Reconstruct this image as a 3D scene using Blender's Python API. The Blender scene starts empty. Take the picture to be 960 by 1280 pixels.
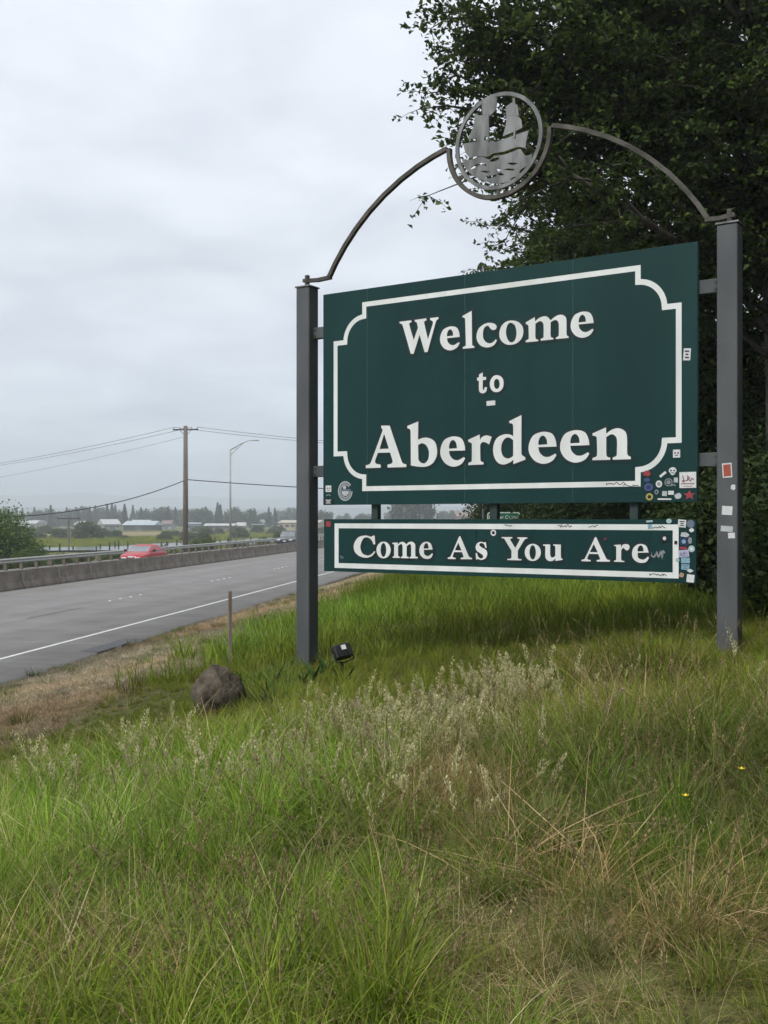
import bpy, math, random
import numpy as np
from mathutils import Vector, Matrix
from mathutils.geometry import tessellate_polygon

SC = bpy.context.scene
COL = SC.collection
R = math.radians

# ------------------------------------------------------------------ camera
EYE = 3.05                      # metres above the road surface
cam_d = bpy.data.cameras.new("camera")
cam_d.sensor_fit = 'VERTICAL'
cam_d.sensor_height = 36.0
cam_d.lens = 36.0 * 1295 / 1280
cam_d.shift_y = 8 / 1280
cam_d.clip_start = 0.05
cam_d.clip_end = 40000
cam = bpy.data.objects.new("camera", cam_d)
COL.objects.link(cam)
cam.location = (0, 0, EYE)
cam.rotation_euler = (R(90), 0, 0)
SC.camera = cam

# ------------------------------------------------------------------ sky and sun (bright overcast)
SUN_EL, SUN_AZ = R(46), R(217)          # azimuth clockwise from +Y: over the camera's left shoulder
w = bpy.data.worlds.new("World")
SC.world = w
w.use_nodes = True
nt = w.node_tree
nt.nodes.clear()
out = nt.nodes.new("ShaderNodeOutputWorld")
bg = nt.nodes.new("ShaderNodeBackground")
nt.links.new(bg.outputs[0], out.inputs[0])
tc = nt.nodes.new("ShaderNodeTexCoord")
sky = nt.nodes.new("ShaderNodeTexSky")
sky.sky_type = 'NISHITA'
sky.sun_disc = False
sky.sun_elevation = SUN_EL
sky.sun_rotation = SUN_AZ
skm = nt.nodes.new("ShaderNodeVectorMath"); skm.operation = 'SCALE'; skm.inputs[3].default_value = 0.10
nt.links.new(sky.outputs[0], skm.inputs[0])
sep = nt.nodes.new("ShaderNodeSeparateXYZ")
nt.links.new(tc.outputs['Generated'], sep.inputs[0])
ramp = nt.nodes.new("ShaderNodeValToRGB")       # an overcast deck: bluer where one looks through more air
els = ramp.color_ramp.elements
els[0].position = 0.0; els[0].color = (0.48, 0.56, 0.645, 1)
els[1].position = 1.0; els[1].color = (0.76, 0.79, 0.84, 1)
e = els.new(0.10); e.color = (0.56, 0.615, 0.685, 1)
e = els.new(0.24); e.color = (0.62, 0.655, 0.71, 1)
e = els.new(0.45); e.color = (0.67, 0.705, 0.76, 1)
nt.links.new(sep.outputs['Z'], ramp.inputs[0])
# cloud deck: project the view direction on a flat layer so streaks flatten towards the horizon
addz = nt.nodes.new("ShaderNodeMath"); addz.operation = 'ADD'; addz.inputs[1].default_value = 0.16
nt.links.new(sep.outputs['Z'], addz.inputs[0])
dx = nt.nodes.new("ShaderNodeMath"); dx.operation = 'DIVIDE'
dy = nt.nodes.new("ShaderNodeMath"); dy.operation = 'DIVIDE'
nt.links.new(sep.outputs['X'], dx.inputs[0]); nt.links.new(addz.outputs[0], dx.inputs[1])
nt.links.new(sep.outputs['Y'], dy.inputs[0]); nt.links.new(addz.outputs[0], dy.inputs[1])
cmb = nt.nodes.new("ShaderNodeCombineXYZ")
nt.links.new(dx.outputs[0], cmb.inputs[0]); nt.links.new(dy.outputs[0], cmb.inputs[1])
nz = nt.nodes.new("ShaderNodeTexNoise")
nz.inputs['Scale'].default_value = 1.9; nz.inputs['Detail'].default_value = 7; nz.inputs['Roughness'].default_value = 0.52
nz.inputs['Distortion'].default_value = 0.25
nt.links.new(cmb.outputs[0], nz.inputs['Vector'])
cr = nt.nodes.new("ShaderNodeValToRGB")
cr.color_ramp.elements[0].position = 0.34; cr.color_ramp.elements[0].color = (0.80, 0.805, 0.825, 1)
cr.color_ramp.elements[1].position = 0.66; cr.color_ramp.elements[1].color = (1.08, 1.075, 1.06, 1)
nt.links.new(nz.outputs[0], cr.inputs[0])
mul = nt.nodes.new("ShaderNodeMixRGB"); mul.blend_type = 'MULTIPLY'; mul.inputs[0].default_value = 1.0
nt.links.new(ramp.outputs[0], mul.inputs[1]); nt.links.new(cr.outputs[0], mul.inputs[2])
mx = nt.nodes.new("ShaderNodeMixRGB"); mx.inputs[0].default_value = 0.06
nt.links.new(mul.outputs[0], mx.inputs[1]); nt.links.new(skm.outputs[0], mx.inputs[2])
nt.links.new(mx.outputs[0], bg.inputs[0])
bg.inputs[1].default_value = 1.0

sun_d = bpy.data.lights.new("sun", 'SUN')
sun_d.energy = 1.5
sun_d.angle = R(11)
sun_d.color = (1.0, 0.965, 0.91)
sun = bpy.data.objects.new("sun", sun_d)
COL.objects.link(sun)
_sd = Vector((math.sin(SUN_AZ) * math.cos(SUN_EL), math.cos(SUN_AZ) * math.cos(SUN_EL), math.sin(SUN_EL)))
sun.rotation_euler = _sd.to_track_quat('Z', 'Y').to_euler()
sun.location = _sd * 60

SC.view_settings.view_transform = 'Standard'
SC.view_settings.look = 'None'
SC.view_settings.exposure = 0.58
SC.view_settings.gamma = 1.0
SC.view_settings.use_curve_mapping = False
try:
    SC.render.engine = 'CYCLES'
    SC.cycles.use_adaptive_sampling = True
    SC.cycles.adaptive_threshold = 0.023
    SC.cycles.adaptive_min_samples = 16
    SC.cycles.max_bounces = 4
    SC.cycles.diffuse_bounces = 2
    SC.cycles.glossy_bounces = 3
    SC.cycles.transmission_bounces = 4
    SC.cycles.volume_bounces = 1
    SC.cycles.transparent_max_bounces = 8
    SC.cycles.caustics_reflective = False
    SC.cycles.caustics_refractive = False
except Exception:
    pass

# ------------------------------------------------------------------ helpers
MATS = {}

def mat(name, c1, c2=None, scale=8.0, rough=0.6, metal=0.0, bump=0.0, bscale=None, detail=4.0, spec=0.4, stretch=None, coat=0.0, wear=None):
    """procedural material: two colours blended by noise, with fine relief"""
    if name in MATS:
        return MATS[name]
    m = bpy.data.materials.new(name)
    m.use_nodes = True
    n = m.node_tree
    b = n.nodes['Principled BSDF']
    b.inputs['Roughness'].default_value = rough
    b.inputs['Metallic'].default_value = metal
    b.inputs['Specular IOR Level'].default_value = spec
    b.inputs['Coat Weight'].default_value = coat
    t = n.nodes.new("ShaderNodeTexCoord")
    mp = n.nodes.new("ShaderNodeMapping")
    if stretch:
        mp.inputs['Scale'].default_value = stretch
    n.links.new(t.outputs['Object'], mp.inputs[0])
    no = n.nodes.new("ShaderNodeTexNoise")
    no.inputs['Scale'].default_value = scale
    no.inputs['Detail'].default_value = detail
    n.links.new(mp.outputs[0], no.inputs['Vector'])
    r = n.nodes.new("ShaderNodeValToRGB")
    r.color_ramp.elements[0].position = 0.36
    r.color_ramp.elements[1].position = 0.66
    r.color_ramp.elements[0].color = (*c1, 1)
    r.color_ramp.elements[1].color = (*(c2 or tuple(x * 1.12 for x in c1)), 1)
    n.links.new(no.outputs[0], r.inputs[0])
    if wear:            # (colour, noise scale, threshold): stains, rust and chips with a shape of their own
        nw = n.nodes.new("ShaderNodeTexNoise"); nw.inputs['Scale'].default_value = wear[1]; nw.inputs['Detail'].default_value = 9; nw.inputs['Roughness'].default_value = .65
        n.links.new(mp.outputs[0], nw.inputs['Vector'])
        rw = n.nodes.new("ShaderNodeValToRGB")
        rw.color_ramp.elements[0].position = wear[2]; rw.color_ramp.elements[0].color = (0, 0, 0, 1)
        rw.color_ramp.elements[1].position = wear[2] + .12; rw.color_ramp.elements[1].color = (.75, .75, .75, 1)
        n.links.new(nw.outputs[0], rw.inputs[0])
        mw = n.nodes.new("ShaderNodeMixRGB"); mw.inputs[2].default_value = (*wear[0], 1)
        n.links.new(rw.outputs[0], mw.inputs[0]); n.links.new(r.outputs[0], mw.inputs[1])
        n.links.new(mw.outputs[0], b.inputs['Base Color'])
    else:
        n.links.new(r.outputs[0], b.inputs['Base Color'])
    if bump:
        nb = n.nodes.new("ShaderNodeTexNoise")
        nb.inputs['Scale'].default_value = bscale or scale * 4
        nb.inputs['Detail'].default_value = 6
        n.links.new(mp.outputs[0], nb.inputs['Vector'])
        bp = n.nodes.new("ShaderNodeBump")
        bp.inputs['Strength'].default_value = bump
        bp.inputs['Distance'].default_value = 0.02
        n.links.new(nb.outputs[0], bp.inputs['Height'])
        n.links.new(bp.outputs[0], b.inputs['Normal'])
    MATS[name] = m
    return m

def leaf_mat(name, trans=0.35, rough=0.55, instancer=False, spec=0.12):
    """leaf or blade: vertex colour, times the patch tint for scattered grass, part of the light passing through"""
    if name in MATS:
        return MATS[name]
    m = bpy.data.materials.new(name)
    m.use_nodes = True
    n = m.node_tree
    n.nodes.clear()
    o = n.nodes.new("ShaderNodeOutputMaterial")
    a = n.nodes.new("ShaderNodeAttribute"); a.attribute_name = "Col"
    col = a.outputs['Color']
    if instancer:
        ai = n.nodes.new("ShaderNodeAttribute"); ai.attribute_type = 'INSTANCER'; ai.attribute_name = "tint"
        mm = n.nodes.new("ShaderNodeMixRGB"); mm.blend_type = 'MULTIPLY'; mm.inputs[0].default_value = 1
        n.links.new(col, mm.inputs[1]); n.links.new(ai.outputs['Color'], mm.inputs[2])
        col = mm.outputs[0]
    d = n.nodes.new("ShaderNodeBsdfPrincipled")
    d.inputs['Roughness'].default_value = rough
    d.inputs['Specular IOR Level'].default_value = spec
    tr = n.nodes.new("ShaderNodeBsdfTranslucent")
    n.links.new(col, d.inputs['Base Color'])
    n.links.new(col, tr.inputs['Color'])
    ms = n.nodes.new("ShaderNodeMixShader"); ms.inputs[0].default_value = trans
    n.links.new(d.outputs[0], ms.inputs[1]); n.links.new(tr.outputs[0], ms.inputs[2])
    n.links.new(ms.outputs[0], o.inputs[0])
    MATS[name] = m
    return m

def np_mesh(name, V, F, material=None, col=None, smooth=False):
    """mesh from numpy arrays; F is (n,3) or (n,4)"""
    V = np.asarray(V, dtype=np.float32).reshape(-1, 3)
    F = np.asarray(F, dtype=np.int32)
    k = F.shape[1]
    me = bpy.data.meshes.new(name)
    me.vertices.add(len(V)); me.vertices.foreach_set('co', V.ravel())
    me.loops.add(F.size); me.loops.foreach_set('vertex_index', F.ravel())
    me.polygons.add(len(F))
    me.polygons.foreach_set('loop_start', np.arange(0, F.size, k, dtype=np.int32))
    if smooth:
        me.polygons.foreach_set('use_smooth', np.ones(len(F), dtype=bool))
    me.update(calc_edges=True)
    if col is not None:
        at = me.color_attributes.new("Col", 'FLOAT_COLOR', 'POINT')
        c = np.ones((len(V), 4), dtype=np.float32); c[:, :3] = np.asarray(col, dtype=np.float32).reshape(-1, 3)
        at.data.foreach_set('color', c.ravel())
    if material:
        me.materials.append(material)
    return me

def link(name, me, parent=None, loc=(0, 0, 0), rz=0.0):
    o = bpy.data.objects.new(name, me)
    COL.objects.link(o)
    o.location = loc
    o.rotation_euler = (0, 0, rz)
    o.parent = parent
    return o

def tag(o, label=None, cat=None, group=None, kind=None):
    if label: o["label"] = label
    if cat: o["category"] = cat
    if group: o["group"] = group
    if kind: o["kind"] = kind
    return o

def empty(name, loc, rz=0.0):
    return link(name, None, None, loc, rz)

def copy_tree(o, parent=None):
    c = o.copy(); COL.objects.link(c); c.parent = parent
    for ch in list(o.children):
        copy_tree(ch, c)
    return c

class MB:
    """collects shapes into one mesh"""
    def __init__(self):
        self.v = []; self.f = []
    def add(self, vs, fs):
        b = len(self.v)
        self.v += [tuple(x) for x in vs]
        self.f += [tuple(i + b for i in q) for q in fs]
        return self
    def box(self, x0, y0, z0, x1, y1, z1, ch=0.0):
        if ch <= 0:
            vs = [(x, y, z) for z in (z0, z1) for x, y in ((x0, y0), (x1, y0), (x1, y1), (x0, y1))]
            fs = [(3, 2, 1, 0), (4, 5, 6, 7), (0, 1, 5, 4), (1, 2, 6, 5), (2, 3, 7, 6), (3, 0, 4, 7)]
            return self.add(vs, fs)
        # chamfered vertical edges and rims
        def ring(c, z):
            return [(x0 + c, y0, z), (x1 - c, y0, z), (x1, y0 + c, z), (x1, y1 - c, z), (x1 - c, y1, z), (x0 + c, y1, z), (x0, y1 - c, z), (x0, y0 + c, z)]
        def inner(z):
            return [(min(max(x, x0 + ch), x1 - ch), min(max(y, y0 + ch), y1 - ch), z) for x, y, z in ring(ch, z)]
        rings = [inner(z0), ring(ch, z0 + ch), ring(ch, z1 - ch), inner(z1)]
        vs = [p for r in rings for p in r]
        fs = [tuple(range(7, -1, -1)), tuple(range(24, 32))]
        for k in range(3):
            for i in range(8):
                j = (i + 1) % 8
                fs.append((k * 8 + i, k * 8 + j, k * 8 + 8 + j, k * 8 + 8 + i))
        return self.add(vs, fs)
    def tube(self, pts, rad, n=8, cap=True):
        pts = [Vector(p) for p in pts]
        rr = rad if hasattr(rad, '__len__') else [rad] * len(pts)
        vs = []; prev = None
        for i, p in enumerate(pts):
            a = pts[max(i - 1, 0)]; b = pts[min(i + 1, len(pts) - 1)]
            t = (b - a).normalized()
            if prev is None:
                up = Vector((0, 0, 1)) if abs(t.z) < 0.95 else Vector((1, 0, 0))
                s = t.cross(up).normalized()
            else:
                s = (prev - t * prev.dot(t)).normalized()
            prev = s
            q = t.cross(s)
            for k in range(n):
                an = 2 * math.pi * k / n
                vs.append(p + s * (math.cos(an) * rr[i]) + q * (math.sin(an) * rr[i]))
        fs = []
        for i in range(len(pts) - 1):
            for k in range(n):
                j = (k + 1) % n
                fs.append((i * n + k, i * n + j, (i + 1) * n + j, (i + 1) * n + k))
        if cap:
            fs.append(tuple(range(n - 1, -1, -1)))
            fs.append(tuple(range((len(pts) - 1) * n, len(pts) * n)))
        return self.add(vs, fs)
    def loft(self, rings, cap=True):
        n = len(rings[0])
        vs = [p for r in rings for p in r]; fs = []
        for i in range(len(rings) - 1):
            for k in range(n):
                j = (k + 1) % n
                fs.append((i * n + k, i * n + j, (i + 1) * n + j, (i + 1) * n + k))
        if cap:
            fs.append(tuple(range(n - 1, -1, -1)))
            fs.append(tuple(range((len(rings) - 1) * n, len(rings) * n)))
        return self.add(vs, fs)
    def build(self, name, material, parent=None, loc=(0, 0, 0), rz=0.0, smooth=False):
        me = bpy.data.meshes.new(name)
        me.from_pydata(self.v, [], self.f)
        if smooth:
            me.polygons.foreach_set('use_smooth', [True] * len(me.polygons))
        me.update()
        if material: me.materials.append(material)
        return link(name, me, parent, loc, rz)

def spline(pts, sub=5):
    """closed outline through (x, y, corner) points"""
    n = len(pts); o = []
    P = [Vector((p[0], p[1])) for p in pts]
    for i in range(n):
        j = (i + 1) % n
        a, b = P[i], P[j]
        if pts[i][2] and pts[j][2]:
            o.append(a); continue
        ta = (b - a) if pts[i][2] else (P[j] - P[i - 1]) * 0.5
        tb = (b - a) if pts[j][2] else (P[(j + 1) % n] - P[i]) * 0.5
        L = (b - a).length
        if ta.length > 1.6 * L: ta *= 1.6 * L / ta.length
        if tb.length > 1.6 * L: tb *= 1.6 * L / tb.length
        for k in range(sub):
            t = k / sub; t2 = t * t; t3 = t2 * t
            o.append(a * (2 * t3 - 3 * t2 + 1) + ta * (t3 - 2 * t2 + t) + b * (-2 * t3 + 3 * t2) + tb * (t3 - t2))
    return o

def plate(mb, contours, y, thick):
    """upright plate in the local XZ plane: outline plus holes, front face at y, going back by thick"""
    polys = [[Vector((p[0], p[1], 0)) for p in c] for c in contours]
    tris = tessellate_polygon(polys)
    flat = [p for c in polys for p in c]; n = len(flat)
    vs = [(p.x, y, p.y) for p in flat] + [(p.x, y + thick, p.y) for p in flat]
    fs = []
    for t in tris:
        a, b, c = (flat[i] for i in t)
        ccw = (b - a).cross(c - a).z > 0
        t = tuple(t) if ccw else tuple(reversed(t))
        fs.append(t); fs.append(tuple(n + i for i in reversed(t)))
    k0 = 0
    for c in polys:
        m = len(c)
        for i in range(m):
            j = (i + 1) % m
            fs.append((k0 + i, k0 + j, n + k0 + j, n + k0 + i))
        k0 += m
    return mb.add(vs, fs)

def ribbon(mb, pts, wd, y, closed=True):
    """flat line of width wd with mitred joints, in the local XZ plane"""
    P = []
    for p in pts:
        q = Vector((p[0], p[1]))
        if not P or (q - P[-1]).length > 1e-5: P.append(q)
    if closed and (P[0] - P[-1]).length < 1e-5: P.pop()
    n = len(P); L = []; Rr = []
    for i in range(n):
        a = P[i - 1] if (closed or i > 0) else P[i]
        b = P[(i + 1) % n] if (closed or i < n - 1) else P[i]
        d1 = (P[i] - a).normalized() if (P[i] - a).length > 0 else (b - P[i]).normalized()
        d2 = (b - P[i]).normalized() if (b - P[i]).length > 0 else d1
        n1 = Vector((-d1.y, d1.x)); n2 = Vector((-d2.y, d2.x))
        m = n1 + n2
        m = n1 if m.length < 0.2 else m.normalized()
        k = wd / 2 / max(m.dot(n1), 0.45)
        L.append(P[i] + m * k); Rr.append(P[i] - m * k)
    vs = [(p.x, y, p.y) for p in L] + [(p.x, y, p.y) for p in Rr]
    fs = []
    for i in range(n if closed else n - 1):
        j = (i + 1) % n
        fs.append((i, n + i, n + j, j))
    return mb.add(vs, fs)

# ------------------------------------------------------------------ the lie of the land
ROAD_A = R(8.35)                             # road heading, clockwise from +Y
RD = (math.sin(ROAD_A), math.cos(ROAD_A))    # along the road
RN = (-math.cos(ROAD_A), math.sin(ROAD_A))   # across it, towards the marsh
def W(p, s, z=0.0):
    return (s * RD[0] + p * RN[0], s * RD[1] + p * RN[1], z)
def PS(x, y):
    return x * RN[0] + y * RN[1], x * RD[0] + y * RD[1]

_cp = np.array([[-4000, 60], [-300, 40], [-60, 12], [-20, 4.6], [-10, 2.9], [-4, 2.05], [-1.73, 1.79], [0, 1.6], [2.63, 1.33], [4, 1.12],
                [6, .74], [8, .30], [9.3, .02], [9.8, -.05], [31.2, -.05], [32.5, -.25], [41, -2.2], [46, -2.4], [9000, -2.4]])
_pp = np.concatenate([np.linspace(-4000, -61, 60), np.arange(-60, 60, .1), np.linspace(61, 9000, 100)])
_zz = np.interp(_pp, _cp[:, 0], _cp[:, 1])
_m = (_pp > -59) & (_pp < 59)
_k = np.ones(9) / 9
_sm = np.convolve(_zz[_m], _k, mode='same')
_i = np.where(_m)[0][6:-6]
_keep = (_pp[_i] < 9.0) | (_pp[_i] > 31.8)
_zz[_i[_keep]] = _sm[6:-6][_keep]
_rng = np.random.default_rng(5)
_ph = _rng.uniform(0, 6.28, (12, 2)); _fr = _rng.uniform(.25, 1.6, 12); _dr = _rng.uniform(0, 6.28, 12)
def bumps(x, y):
    r = 0
    for k in range(12):
        r = r + np.sin((x * math.cos(_dr[k]) + y * math.sin(_dr[k])) * _fr[k] * 1.7 + _ph[k, 0]) / (1 + _fr[k] * 2)
    return r
def ground_z(x, y):
    x = np.asarray(x, dtype=float); y = np.asarray(y, dtype=float)
    p = x * RN[0] + y * RN[1]; s = x * RD[0] + y * RD[1]
    z = np.interp(p, _pp, _zz)
    verge = np.clip((9.3 - p) / 2.5, 0, 1) * np.clip((p + 60) / 30, 0, 1)
    z = z + verge * 0.022 * bumps(x, y)
    marsh = np.clip((p - 44) / 10, 0, 1)
    z = z + marsh * 0.07 * bumps(x * .08, y * .08)
    near = np.exp(-((x / 3.0) ** 2 + (y / 3.0) ** 2))
    return z - 0.06 * near
def gz(x, y):
    return float(ground_z(x, y))
def at(p, s):
    x, y, _ = W(p, s)
    return (x, y, gz(x, y))

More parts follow.
